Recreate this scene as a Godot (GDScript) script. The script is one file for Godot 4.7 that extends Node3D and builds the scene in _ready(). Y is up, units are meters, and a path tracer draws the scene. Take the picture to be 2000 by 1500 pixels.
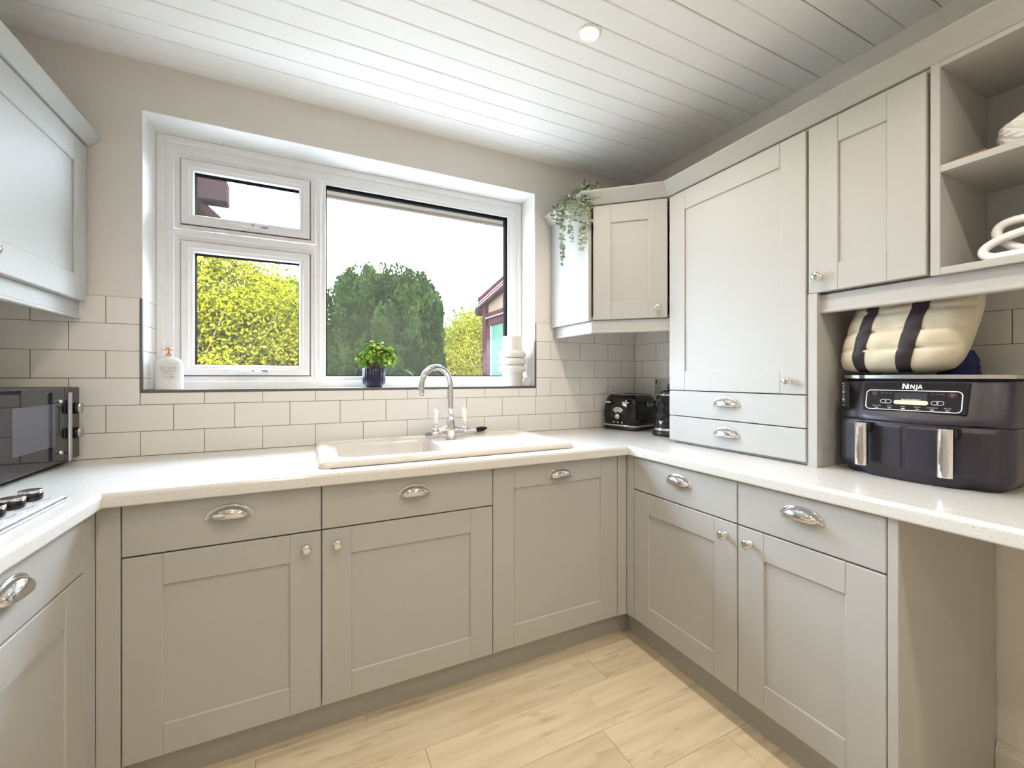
extends Node3D
# World: x runs right along the window wall, z towards the viewer, y up. The camera stands at (0, H, 0).
# Fixed furniture is written in heights relative to the eye (H above the floor).
const H := 1.18
const WB := -2.084   # face of the tiles on the window wall
const WR := 1.873    # face of the tiles on the right wall
const WL := -1.075
const CE := 1.21     # ceiling, above the eye
const WT := -0.303   # worktop, below the eye
var XF := Transform3D()
var M := {}
var taken := {}
var rng := RandomNumberGenerator.new()

# ---------------------------------------------------------------- helpers
func S(smooth := false) -> SurfaceTool:
	var st := SurfaceTool.new()
	st.begin(Mesh.PRIMITIVE_TRIANGLES)
	st.set_smooth_group(0 if smooth else -1)
	return st

func tri(st: SurfaceTool, a: Vector3, b: Vector3, c: Vector3, o: Vector3) -> void:
	if (c - a).cross(b - a).dot((a + b + c) / 3.0 - o) < 0.0:
		var t := b
		b = c
		c = t
	st.add_vertex(XF * a)
	st.add_vertex(XF * b)
	st.add_vertex(XF * c)

func quad(st: SurfaceTool, a: Vector3, b: Vector3, c: Vector3, d: Vector3, o: Vector3) -> void:
	tri(st, a, b, c, o)
	tri(st, a, c, d, o)

func box(st: SurfaceTool, p: Vector3, q: Vector3, bv := 0.0) -> void:
	var lo := Vector3(minf(p.x, q.x), minf(p.y, q.y), minf(p.z, q.z))
	var hi := Vector3(maxf(p.x, q.x), maxf(p.y, q.y), maxf(p.z, q.z))
	var o := (lo + hi) / 2.0
	var h := (hi - lo) / 2.0
	var b := minf(bv, minf(h.x, minf(h.y, h.z)) * 0.95)
	var P := func(sx: float, sy: float, sz: float, ax: int) -> Vector3:
		var k := Vector3(h.x - b, h.y - b, h.z - b)
		k[ax] = h[ax]
		return o + Vector3(sx * k.x, sy * k.y, sz * k.z)
	for s in [-1.0, 1.0]:
		quad(st, P.call(s, -1, -1, 0), P.call(s, 1, -1, 0), P.call(s, 1, 1, 0), P.call(s, -1, 1, 0), o)
		quad(st, P.call(-1, s, -1, 1), P.call(1, s, -1, 1), P.call(1, s, 1, 1), P.call(-1, s, 1, 1), o)
		quad(st, P.call(-1, -1, s, 2), P.call(1, -1, s, 2), P.call(1, 1, s, 2), P.call(-1, 1, s, 2), o)
	if b <= 0.0:
		return
	for s in [-1.0, 1.0]:
		for t in [-1.0, 1.0]:
			quad(st, P.call(s, t, -1, 0), P.call(s, t, 1, 0), P.call(s, t, 1, 1), P.call(s, t, -1, 1), o)
			quad(st, P.call(s, -1, t, 0), P.call(s, 1, t, 0), P.call(s, 1, t, 2), P.call(s, -1, t, 2), o)
			quad(st, P.call(-1, s, t, 1), P.call(1, s, t, 1), P.call(1, s, t, 2), P.call(-1, s, t, 2), o)
			for u in [-1.0, 1.0]:
				tri(st, P.call(s, t, u, 0), P.call(s, t, u, 1), P.call(s, t, u, 2), o)

# rows of points joined into a surface; it turns its faces outwards itself
func grid(st: SurfaceTool, P: Array, wrap := false, flip := false) -> void:
	var mid := Vector3.ZERO
	var n := 0
	for r in P:
		for p in r:
			mid += p
			n += 1
	mid /= n
	var T := []
	var out := 0.0
	for i in P.size() - 1:
		var m: int = P[i].size()
		for j in (m if wrap else m - 1):
			var a: Vector3 = P[i][j]
			var b: Vector3 = P[i][(j + 1) % m]
			var c: Vector3 = P[i + 1][(j + 1) % m]
			var d: Vector3 = P[i + 1][j]
			T.append([a, b, c])
			T.append([a, c, d])
			out += (c - a).cross(b - a).dot((a + b + c) / 3.0 - mid) + (d - a).cross(c - a).dot((a + c + d) / 3.0 - mid)
	if flip:
		out = -out
	for t in T:
		st.add_vertex(XF * t[0])
		st.add_vertex(XF * (t[1] if out >= 0.0 else t[2]))
		st.add_vertex(XF * (t[2] if out >= 0.0 else t[1]))

# profile of [radius, height] turned about the y axis of «at»
func lathe(st: SurfaceTool, prof: Array, n := 24, at := Transform3D()) -> void:
	var P := []
	for p in prof:
		var r := []
		for j in n:
			var a := TAU * j / n
			r.append(at * Vector3(p[0] * cos(a), p[1], p[0] * sin(a)))
		P.append(r)
	grid(st, P, true)

func tube(st: SurfaceTool, pts: Array, r, n := 10, closed := false) -> void:
	var P := []
	var up := Vector3.ZERO
	var m := pts.size()
	for i in m:
		var a: Vector3 = pts[(i - 1 + m) % m] if closed else pts[maxi(i - 1, 0)]
		var b: Vector3 = pts[(i + 1) % m] if closed else pts[mini(i + 1, m - 1)]
		var d := (b - a).normalized()
		if up == Vector3.ZERO:
			up = d.cross(Vector3(0.3, 0.2, 1)).normalized() if absf(d.z) < 0.9 else d.cross(Vector3(1, 0.3, 0)).normalized()
		up = (up - d * up.dot(d)).normalized()
		var w := d.cross(up)
		var q: float = r[i] if r is Array else r
		var row := []
		for j in n:
			var t := TAU * j / n
			row.append(pts[i] + (up * cos(t) + w * sin(t)) * q)
		P.append(row)
	if closed:
		P.append(P[0])
	else:
		var c0 := []
		var c1 := []
		for j in n:
			c0.append(pts[0])
			c1.append(pts[m - 1])
		P.push_front(c0)
		P.append(c1)
	# each ring is oriented about its own axis
	for i in P.size() - 1:
		var mid := Vector3.ZERO
		for j in n:
			mid += P[i][j] + P[i + 1][j]
		mid /= 2.0 * n
		for j in n:
			var k := (j + 1) % n
			for t in [[P[i][j], P[i][k], P[i + 1][k]], [P[i][j], P[i + 1][k], P[i + 1][j]]]:
				if not (t[0].is_equal_approx(t[1]) or t[1].is_equal_approx(t[2]) or t[0].is_equal_approx(t[2])):
					tri(st, t[0], t[1], t[2], mid - (P[i + 1][0] - P[i][0]).normalized() * (0.001 if i == P.size() - 2 else -0.001 if i == 0 else 0.0))

# a polygon in x, y pulled out from z0 to z1
func prism(st: SurfaceTool, poly: PackedVector2Array, z0: float, z1: float) -> void:
	var ix := Geometry2D.triangulate_polygon(poly)
	for i in range(0, ix.size(), 3):
		for e in [[z0, 1.0], [z1, -1.0]]:
			var far := Vector3(0, 0, 1e3 * e[1] * signf(z1 - z0))
			tri(st, Vector3(poly[ix[i]].x, poly[ix[i]].y, e[0]), Vector3(poly[ix[i + 1]].x, poly[ix[i + 1]].y, e[0]), Vector3(poly[ix[i + 2]].x, poly[ix[i + 2]].y, e[0]), far)
	var cw := Geometry2D.is_polygon_clockwise(poly)
	for i in poly.size():
		var a := poly[i]
		var b := poly[(i + 1) % poly.size()]
		var nn := Vector2(b.y - a.y, a.x - b.x) * (-1.0 if cw else 1.0)
		var m := (a + b) / 2.0 - nn.normalized()
		quad(st, Vector3(a.x, a.y, z0), Vector3(b.x, b.y, z0), Vector3(b.x, b.y, z1), Vector3(a.x, a.y, z1), Vector3(m.x, m.y, (z0 + z1) / 2.0))

# a closed profile of (outwards, up) carried along a level path, with mitred corners; «outwards» is to the left of the path
func sweep(st: SurfaceTool, prof: Array, path: Array) -> void:
	var P := []
	for i in path.size():
		var n1 := Vector3.ZERO
		var n2 := Vector3.ZERO
		if i > 0:
			n1 = Vector3.UP.cross(path[i] - path[i - 1]).normalized()
		if i < path.size() - 1:
			n2 = Vector3.UP.cross(path[i + 1] - path[i]).normalized()
		var m := n1 + n2
		if i > 0 and i < path.size() - 1:
			m = (n1 + n2) / (1.0 + n1.dot(n2))
		var row := []
		for q in prof:
			row.append(path[i] + m * q.x + Vector3.UP * q.y)
		P.append(row)
	for i in P.size() - 1:
		var mid := Vector3.ZERO
		for p in P[i] + P[i + 1]:
			mid += p
		mid /= 2.0 * prof.size()
		for j in prof.size():
			var k := (j + 1) % prof.size()
			quad(st, P[i][j], P[i][k], P[i + 1][k], P[i + 1][j], mid)
	var ix := Geometry2D.triangulate_polygon(PackedVector2Array(prof))
	for e in [[0, 1], [P.size() - 1, P.size() - 2]]:
		for i in range(0, ix.size(), 3):
			tri(st, P[e[0]][ix[i]], P[e[0]][ix[i + 1]], P[e[0]][ix[i + 2]], P[e[1]][ix[i]])

func rrect(w: float, h: float, r: float, n := 5) -> PackedVector2Array:
	var p := PackedVector2Array()
	for c in [[1, 1, 0.0], [-1, 1, PI / 2], [-1, -1, PI], [1, -1, 3 * PI / 2]]:
		for i in n + 1:
			var a: float = c[2] + PI / 2 * i / n
			p.append(Vector2(c[0] * (w / 2 - r) + r * cos(a), c[1] * (h / 2 - r) + r * sin(a)))
	return p

func numbered(called: String) -> String:
	if not taken.has(called):
		taken[called] = 0
		return called
	taken[called] += 1
	return "%s_%03d" % [called, taken[called]]

func tag(o: Node, label: String, category: String, group := "") -> Node:
	o.set_meta("label", label)
	o.set_meta("category", category)
	if group:
		o.set_meta("group", group)
	return o

func mesh_of(st: SurfaceTool) -> ArrayMesh:
	st.generate_normals()
	return st.commit()

func put(called: String, m: Mesh, mt: Material, parent: Node = null) -> MeshInstance3D:
	var o := MeshInstance3D.new()
	o.mesh = m
	o.material_override = mt
	if parent:
		o.name = called
		parent.add_child(o, true)
	else:
		o.name = numbered(called)
		add_child(o)
	return o

func obj(called: String, st: SurfaceTool, mt: Material, parent: Node = null) -> MeshInstance3D:
	return put(called, mesh_of(st), mt, parent)

func thing(called: String, label: String, category: String, at: Vector3, turn := 0.0, group := "") -> Node3D:
	var o := Node3D.new()
	o.name = numbered(called)
	add_child(o)
	o.position = at + Vector3(0, H, 0)
	o.rotation_degrees.y = turn
	tag(o, label, category, group)
	return o

# a piece of the setting whose vertices are written relative to the eye
func struct(called: String, st: SurfaceTool, mt: Material) -> MeshInstance3D:
	var o := obj(called, st, mt)
	o.position.y = H
	o.set_meta("kind", "structure")
	return o

func letters(what: String, size: float, mt: Material, parent: Node, at: Transform3D, called := "lettering", bold := 700, font := "Droid Sans") -> MeshInstance3D:
	var t := TextMesh.new()
	var f := SystemFont.new()
	f.font_names = PackedStringArray([font])
	f.font_weight = bold
	t.font = f
	t.text = what
	t.font_size = 32
	t.pixel_size = size / 32.0
	t.depth = 0.0006
	t.curve_step = 2.0
	var o := put(called, t, mt, parent)
	o.transform = at
	return o

func mat(key: String, c: Color, rough := 0.5, metal := 0.0) -> StandardMaterial3D:
	var m := StandardMaterial3D.new()
	m.resource_name = key
	m.albedo_color = c
	m.roughness = rough
	m.metallic = metal
	M[key] = m
	return m

func rgb8(r: int, g: int, b: int) -> Color:
	return Color8(r, g, b)

const LAMP_COLOR := Color(1.0, 0.945, 0.86)
const LAMP_ENERGY := 0.86

func _ready() -> void:
	rng.seed = 11
	# camera: level, turned 25.9 degrees to the right, the lens shifted a little
	var cam := Camera3D.new()
	cam.name = "camera"
	cam.projection = Camera3D.PROJECTION_FRUSTUM
	cam.near = 0.05
	cam.far = 100.0
	cam.keep_aspect = Camera3D.KEEP_HEIGHT
	cam.size = 2.0 * 0.05 * 750.0 / 833.3
	cam.frustum_offset = Vector2(0.0, -0.05 * (750.0 - 736.2) / 833.3)
	cam.position = Vector3(0, H, 0)
	cam.rotation_degrees.y = -25.863
	cam.current = true
	add_child(cam)
	# overcast daylight
	var sky := ProceduralSkyMaterial.new()
	sky.sky_top_color = Color(0.85, 0.925, 1.0)
	sky.sky_horizon_color = Color(0.88, 0.94, 1.0)
	sky.ground_bottom_color = Color(0.35, 0.36, 0.30)
	sky.ground_horizon_color = Color(0.5, 0.5, 0.45)
	sky.energy_multiplier = SKY_ENERGY
	var env := Environment.new()
	env.background_mode = Environment.BG_SKY
	env.sky = Sky.new()
	env.sky.sky_material = sky
	env.tonemap_mode = Environment.TONE_MAPPER_LINEAR
	env.tonemap_exposure = 1.12
	env.sdfgi_enabled = true
	env.ssao_enabled = true
	env.ssil_enabled = true
	var we := WorldEnvironment.new()
	we.name = "world"
	we.environment = env
	add_child(we)
	materials()
	mat("eucalyptus", rgb8(138, 148, 120), 0.6)
	M.eucalyptus.cull_mode = BaseMaterial3D.CULL_DISABLED
	for k in 4:
		M["oak%d" % k].uv1_triplanar = true
		M["oak%d" % k].uv1_scale = Vector3(0.77, 1.316, 1.316)
		M["oak%d" % k].uv1_offset = Vector3(0.3 * k, 0, 0.125 + 0.25 * k)
	room()
	downlights()
	kitchen()
	sink()
	tap()
	counter_things()
	sill_things()
	shelf_things()
	outside()

const SKY_ENERGY := 34.0

# ---------------------------------------------------------------- materials
func speck_image() -> ImageTexture:
	var im := Image.create(512, 512, false, Image.FORMAT_RGB8)
	im.fill(Color8(220, 219, 216))
	for i in 500:
		var c: float = rng.randf_range(0.35, 0.75)
		var s := rng.randi_range(1, 2)
		im.fill_rect(Rect2i(rng.randi_range(0, 509), rng.randi_range(0, 509), s, rng.randi_range(1, 2)), Color(c, c * 0.94, c * 0.86))
	for i in 1200:
		var c: float = rng.randf_range(0.84, 0.98)
		im.fill_rect(Rect2i(rng.randi_range(0, 508), rng.randi_range(0, 508), 2, 2), Color(c, c, c * 0.98))
	return ImageTexture.create_from_image(im)

# pale oak: four boards, one above the other, 1.3 m long
func oak_image() -> ImageTexture:
	var w := 1024
	var h := 1024
	var im := Image.create(w, h, false, Image.FORMAT_RGB8)
	var a := FastNoiseLite.new()
	a.seed = 5
	a.frequency = 0.006
	a.fractal_octaves = 4
	var b := FastNoiseLite.new()
	b.seed = 9
	b.frequency = 0.05
	var knots := []
	for i in 10:
		knots.append([rng.randf() * w, rng.randf() * h, rng.randf_range(7, 20), rng.randf_range(0.5, 1.0)])
	var light := Color8(238, 224, 197)
	var mid := Color8(220, 202, 170)
	var dark := Color8(150, 134, 110)
	for y in h:
		var board := int(y / 256.0)
		for x in w:
			var off := 0.0
			var k := 0.0
			for q in knots:
				var dx: float = (x - q[0]) / (q[2] * 3.2)
				var dy: float = (y - q[1]) / q[2]
				var d := dx * dx + dy * dy
				if d < 9.0:
					off += 26.0 * exp(-d * 0.6) * signf(dy)
					k += q[3] * exp(-d * 2.2)
			var g := a.get_noise_2d(x * 0.42 + board * 900.0, (y + off) * 2.6 + board * 300.0)
			var f := b.get_noise_2d(x * 0.18, y * 5.0)
			var t := clampf(0.36 + g * 0.8 + f * 0.14, 0.0, 1.0)
			var c := light.lerp(mid, t)
			var streak := smoothstep(0.34, 0.62, a.get_noise_2d(x * 0.6 + 4000.0, (y + off) * 1.9 + board * 700.0))
			c = c.lerp(dark, clampf(streak * 0.24 + k * 0.6, 0.0, 0.6))
			im.set_pixel(x, y, c)
	return ImageTexture.create_from_image(im)

func noise_normal(freq: float, strength: float, seed_: int) -> ImageTexture:
	var n := FastNoiseLite.new()
	n.seed = seed_
	n.frequency = freq
	n.fractal_octaves = 3
	var im := n.get_seamless_image(256, 256)
	im.convert(Image.FORMAT_RGBA8)
	im.bump_map_to_normal_map(strength)
	return ImageTexture.create_from_image(im)

func materials() -> void:
	mat("paint", rgb8(184, 183, 180), 0.55)
	M.paint.metallic_specular = 0.35
	mat("kick", rgb8(176, 174, 168), 0.4)
	mat("wall", rgb8(230, 225, 219), 0.85)
	M.wall.uv1_triplanar = true
	M.wall.uv1_scale = Vector3.ONE * 2.5
	M.wall.normal_enabled = true
	M.wall.normal_texture = noise_normal(0.06, 3.0, 3)
	M.wall.normal_scale = 0.1
	mat("plaster", rgb8(236, 236, 234), 0.6)
	mat("ceiling", rgb8(248, 247, 245), 0.55)
	mat("groove", rgb8(190, 186, 178), 0.9)
	mat("tile", rgb8(236, 233, 228), 0.22)
	mat("tile_warm", rgb8(236, 232, 226), 0.22)
	mat("tile_cool", rgb8(237, 234, 230), 0.22)
	mat("grout", rgb8(126, 118, 106), 0.9)
	mat("upvc", rgb8(245, 245, 247), 0.35)
	mat("seal", rgb8(14, 16, 18), 0.9)
	M.seal.metallic_specular = 0.1
	mat("slot", rgb8(20, 18, 17), 0.8)
	mat("chrome", rgb8(226, 226, 228), 0.07, 1.0)
	mat("steel", rgb8(190, 190, 190), 0.28, 1.0)
	mat("worktop", Color.WHITE, 0.2)
	M.worktop.albedo_texture = speck_image()
	M.worktop.uv1_triplanar = true
	M.worktop.uv1_world_triplanar = true
	M.worktop.uv1_scale = Vector3.ONE * 2.2
	mat("ceramic", rgb8(224, 219, 212), 0.1)
	mat("porcelain", rgb8(246, 246, 246), 0.1)
	mat("enamel", rgb8(222, 223, 227), 0.12)
	mat("black_gloss", rgb8(16, 15, 18), 0.06)
	mat("black_glass", rgb8(26, 26, 32), 0.03)
	mat("smoke_glass", rgb8(70, 70, 76), 0.04)
	mat("black", rgb8(24, 22, 27), 0.35)
	mat("black_matt", rgb8(43, 39, 50), 0.42)
	mat("black_panel", rgb8(30, 28, 33), 0.18)
	mat("white_print", rgb8(240, 240, 238), 0.5)
	mat("red_print", rgb8(150, 62, 52), 0.5)
	mat("grey_print", rgb8(150, 150, 150), 0.5)
	mat("cream_pill", rgb8(222, 215, 190), 0.3)
	mat("screen", rgb8(60, 60, 66), 0.12)
	mat("matt_white", rgb8(222, 218, 213), 0.75)
	mat("marble", Color.WHITE, 0.25)
	var im := Image.create(256, 256, false, Image.FORMAT_RGB8)
	var n := FastNoiseLite.new()
	n.seed = 21
	n.frequency = 0.012
	n.domain_warp_enabled = true
	n.domain_warp_amplitude = 30.0
	for y in 256:
		for x in 256:
			var v := clampf(1.0 - absf(n.get_noise_2d(x, y)) * 16.0, 0.0, 1.0)
			im.set_pixel(x, y, Color8(222, 221, 220).lerp(Color8(176, 172, 170), v * v * 0.8))
	M.marble.albedo_texture = ImageTexture.create_from_image(im)
	M.marble.uv1_triplanar = true
	M.marble.uv1_scale = Vector3.ONE * 6.0
	mat("rose_gold", rgb8(214, 170, 140), 0.2, 1.0)
	mat("pot_blue", rgb8(30, 32, 58), 0.2)
	mat("quilt", rgb8(208, 199, 176), 0.8)
	mat("strap", rgb8(38, 28, 34), 0.6)
	mat("denim", rgb8(50, 60, 112), 0.9)
	mat("brown", rgb8(112, 88, 62), 0.6)
	mat("skirting", rgb8(226, 222, 210), 0.4)
	mat("shade_brown", rgb8(31, 21, 22), 0.9)
	M.shade_brown.metallic_specular = 0.05
	mat("frame_brown", rgb8(40, 17, 20), 0.9)
	M.frame_brown.metallic_specular = 0.05
	mat("soffit", rgb8(112, 100, 90), 0.9)
	mat("panel_tan", rgb8(84, 70, 56), 0.9)
	mat("olive_boards", rgb8(34, 34, 16), 0.9)
	M.olive_boards.metallic_specular = 0.05
	M.panel_tan.metallic_specular = 0.05
	M.soffit.metallic_specular = 0.1
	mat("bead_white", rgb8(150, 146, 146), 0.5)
	mat("edge_steel", rgb8(116, 114, 116), 0.38, 1.0)
	mat("paving", rgb8(158, 155, 152), 0.9)
	mat("bark", rgb8(96, 78, 60), 0.9)
	mat("twig", rgb8(170, 138, 100), 0.9)
	mat("lawn", rgb8(70, 72, 48), 0.95)
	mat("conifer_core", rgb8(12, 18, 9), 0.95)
	mat("leaf", Color.WHITE, 0.9)
	M.leaf.vertex_color_use_as_albedo = true
	M.leaf.metallic_specular = 0.1
	M.conifer_core.metallic_specular = 0.1
	M.lawn.metallic_specular = 0.1
	M.bark.metallic_specular = 0.1
	M.twig.metallic_specular = 0.1
	M.leaf.cull_mode = BaseMaterial3D.CULL_DISABLED
	mat("stem", rgb8(120, 116, 84), 0.8)
	var lp := mat("lamp", rgb8(255, 250, 240), 0.4)
	lp.emission_enabled = true
	lp.emission = Color(1.0, 0.94, 0.84)
	lp.emission_energy_multiplier = 3.0
	var gl := mat("pane", Color(0.97, 1.0, 0.98, 0.02), 0.02)
	gl.transparency = BaseMaterial3D.TRANSPARENCY_ALPHA
	var g2 := mat("green_pane", Color(0.20, 0.34, 0.30, 0.5), 0.02)
	g2.transparency = BaseMaterial3D.TRANSPARENCY_ALPHA
	for k in 4:
		var o := mat("oak%d" % k, Color.WHITE.darkened(0.02 * (k % 3)), 0.38)
		o.uv1_scale = Vector3(1, 1, 1)
	var oak := oak_image()
	for k in 4:
		M["oak%d" % k].albedo_texture = oak

# ---------------------------------------------------------------- the setting
const WX0 := -0.5645  # window reveal
const WX1 := 1.157
const WY0 := -0.0565
const WY1 := 1.026
const WF := -2.255    # room face of the window frame
const WO := -2.40     # outer face of the wall

func room() -> void:
	var st := S()
	box(st, Vector3(WL - 0.2, -H - 0.12, WO), Vector3(WR + 0.2, -H - 0.008, 1.8))
	var fl := struct("floor", st, M.groove)
	var cache := {}
	var seams := [-1.72, -1.53, -1.34, -1.15, -0.96, -0.77, -0.58, -0.39, -0.2, -0.01, 0.18, 0.37, 0.56, 0.75, 0.94, 1.13, 1.32, 1.51, 1.7]
	var joints := [0.19, 1.064, 0.343, 0.893, 0.05, 0.62, -0.2, 0.8, 0.3, 1.0, 0.1, 0.7, 0.4, 1.1, 0.0, 0.6, 0.25, 0.9]
	for i in seams.size() - 1:
		var x: float = joints[i] - 2.4
		while x < WR:
			var x0 := maxf(x, WL)
			var x1 := minf(x + 1.2, WR)
			if x1 - x0 > 0.02:
				var w := x1 - x0
				var key := "%.3f" % w
				if not cache.has(key):
					var p := S()
					box(p, Vector3(-w / 2 + 0.0006, -0.008, -0.0944), Vector3(w / 2 - 0.0006, 0, 0.0944), 0.0007)
					cache[key] = mesh_of(p)
				var k := (i * 3 + int(x * 7.0 + 100.0)) % 4
				var o := put("plank", cache[key], M["oak%d" % k], fl)
				o.position = Vector3((x0 + x1) / 2, -H, (seams[i] + seams[i + 1]) / 2)
			x += 1.2
	# ceiling of tongue-and-groove boards that run along the window wall
	st = S()
	box(st, Vector3(WL - 0.2, CE + 0.012, WO), Vector3(WR + 0.2, CE + 0.14, 1.8))
	var ce := struct("ceiling", st, M.groove)
	var bd := S()
	box(bd, Vector3(WL, 0, -0.0445), Vector3(WR + 0.01, 0.013, 0.0445), 0.0035)
	var bm := mesh_of(bd)
	var bd2 := S()
	box(bd2, Vector3(WL, 0, -0.0452), Vector3(WR + 0.01, 0.013, 0.0452), 0.0022)
	var bm2 := mesh_of(bd2)
	for i in 42:
		var z := -0.6447 - 0.0915 * 15.5 + 0.0915 * i
		if z < WB - 0.03 or z > 1.68:
			continue
		var o := put("board", bm2 if i % 2 else bm, M.ceiling, ce)
		o.position = Vector3(0, CE + rng.randf_range(-0.0006, 0.0006), z)
	# window wall with its opening
	st = S()
	var pl := WB - 0.006
	box(st, Vector3(WL - 0.2, -H - 0.1, WO), Vector3(WX0, CE + 0.1, pl))
	box(st, Vector3(WX1, -H - 0.1, WO), Vector3(WR + 0.2, CE + 0.1, pl))
	box(st, Vector3(WX0, WY1, WO), Vector3(WX1, CE + 0.1, pl))
	box(st, Vector3(WX0, -H - 0.1, WO), Vector3(WX1, WY0 - 0.004, pl))
	var wb := struct("wall_back", st, M.wall)
	st = S()
	box(st, Vector3(WR + 0.006, -H - 0.1, pl), Vector3(WR + 0.2, CE + 0.1, 1.8))
	var wr := struct("wall_right", st, M.wall)
	st = S()
	box(st, Vector3(WL - 0.2, -H - 0.1, pl), Vector3(WL, CE + 0.1, 1.8))
	struct("wall_left", st, M.wall)
	st = S()
	box(st, Vector3(WL, -H - 0.1, 1.6), Vector3(WR + 0.006, CE + 0.1, 1.8))
	struct("wall_front", st, M.wall)
	# smooth white lining of the reveal
	st = S()
	box(st, Vector3(WX0 - 0.001, 0.3, WF), Vector3(WX0 + 0.004, WY1, pl + 0.001), 0.001)
	box(st, Vector3(WX1 - 0.004, 0.2, WF), Vector3(WX1 + 0.001, WY1, pl + 0.001), 0.001)
	box(st, Vector3(WX0, WY1 - 0.004, WF), Vector3(WX1, WY1 + 0.001, pl + 0.001), 0.001)
	obj("reveal_lining", st, M.plaster, wb)
	tiles(wb, wr)
	# the sill and its metal edge
	st = S()
	box(st, Vector3(WX0, WY0 - 0.004, WF), Vector3(WX1, -0.0505, WB + 0.001), 0.001)
	struct("trim_1", st, M.porcelain)
	st = S()
	box(st, Vector3(WX0 - 0.003, WY0 - 0.004, WB - 0.012), Vector3(WX1 + 0.004, -0.05, WB + 0.002), 0.0008)
	box(st, Vector3(WX0 - 0.003, -0.05, WB - 0.012), Vector3(WX0 + 0.0045, 0.3, WB + 0.002), 0.0008)
	box(st, Vector3(WX1 - 0.001, -0.05, WB - 0.012), Vector3(WX1 + 0.004, 0.2, WB + 0.002), 0.0008)
	struct("trim_2", st, M.edge_steel)
	# skirting under the open end of the worktop
	st = S()
	XF = Transform3D(Basis(Vector3(1, 0, 0), Vector3(0, 1, 0), Vector3(0, 0, 1)), Vector3.ZERO)
	prism(st, PackedVector2Array([Vector2(WR + 0.006, -H), Vector2(WR - 0.012, -H), Vector2(WR - 0.012, -H + 0.066), Vector2(WR - 0.008, -H + 0.072), Vector2(WR - 0.006, -H + 0.082), Vector2(WR + 0.001, -H + 0.087), Vector2(WR + 0.006, -H + 0.087)]), -0.519, 0.45)
	struct("baseboard_right", st, M.skirting)
	window()

func tiles(wb: Node3D, wr: Node3D) -> void:
	var rows := [[WT, -0.2085], [-0.2085, -0.107], [-0.107, -0.0045], [-0.0045, 0.098], [0.098, 0.1995], [0.1995, 0.3005]]
	var p := 0.2025
	var cache := {}
	var lay := func(parent: Node3D, x0: float, x1: float, y0: float, y1: float, side: int) -> void:
		if x1 - x0 < 0.008 or y1 - y0 < 0.008:
			return
		var key := "%.3f %.3f" % [x1 - x0, y1 - y0]
		if not cache.has(key):
			var st := S()
			var w := (x1 - x0) / 2 - 0.0011
			var h := (y1 - y0) / 2 - 0.0011
			box(st, Vector3(-w, -h, -0.007), Vector3(w, h, 0), 0.0012)
			cache[key] = mesh_of(st)
		var o := put("tile", cache[key], [M.tile, M.tile_warm, M.tile_cool][rng.randi() % 3], parent)
		if side == 0:
			o.position = Vector3((x0 + x1) / 2, (y0 + y1) / 2, WB)
		elif side == 1:
			o.rotation.y = -PI / 2
			o.position = Vector3(WR, (y0 + y1) / 2, (x0 + x1) / 2)
		elif side == 2:
			o.rotation.y = PI / 2
			o.position = Vector3(WX0 + 0.004, (y0 + y1) / 2, (x0 + x1) / 2)
		else:
			o.rotation.y = -PI / 2
			o.position = Vector3(WX1 - 0.004, (y0 + y1) / 2, (x0 + x1) / 2)
	for i in rows.size():
		var y0: float = rows[i][0]
		var y1: float = rows[i][1]
		var off := 0.1 if i % 2 == 0 else 0.0
		for n in range(-4, 14):
			var x0 := maxf(-0.667 + off + n * p, WL)
			var x1 := minf(-0.667 + off + (n + 1) * p, WR)
			if y1 <= WY0:
				lay.call(wb, x0, x1, y0, y1, 0)
				continue
			lay.call(wb, x0, minf(x1, WX0 - 0.003), y0, y1, 0)
			lay.call(wb, maxf(x0, WX1 + 0.004), x1, y0, y1, 0)
			if y0 < WY0:
				lay.call(wb, maxf(x0, WX0 - 0.003), minf(x1, WX1 + 0.004), y0, WY0 - 0.004, 0)
		# right wall: between the corner and the tall cupboard, and behind the fryer
		var offz := -2.019 if i % 2 == 1 else -1.906
		for n in range(-1, 14):
			var z0 := maxf(offz + n * p, WB)
			var z1 := offz + (n + 1) * p
			if z1 < -1.44:
				lay.call(wr, z0, z1, y0, y1, 1)
			elif z0 > -0.9 and z0 < 0.4:
				lay.call(wr, z0, minf(z1, 0.5), y0, y1, 1)
		# the two sides of the reveal
		if y1 > WY0:
			var cut := -2.17 if i % 2 == 1 else -2.2
			var ya := maxf(y0, -0.05)
			for q in [[WF, cut], [cut, WB - 0.012]]:
				lay.call(wb, q[0], q[1], ya, y1, 2)
				if y1 < 0.25:
					lay.call(wb, q[0], q[1], ya, y1, 3)
	var st := S()
	var g0 := WB - 0.0062
	box(st, Vector3(WL, WT, g0), Vector3(WX0, 0.3, WB - 0.0016))
	box(st, Vector3(WX1, WT, g0), Vector3(WR, 0.3, WB - 0.0016))
	box(st, Vector3(WX0, WT, g0), Vector3(WX1, WY0 - 0.004, WB - 0.0016))
	obj("grout", st, M.grout, wb)
	st = S()
	box(st, Vector3(WR + 0.0016, WT, WB), Vector3(WR + 0.0062, 0.3, -1.44))
	box(st, Vector3(WR + 0.0016, WT, -0.9), Vector3(WR + 0.0062, 0.3, 0.5))
	obj("grout", st, M.grout, wr)

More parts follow.
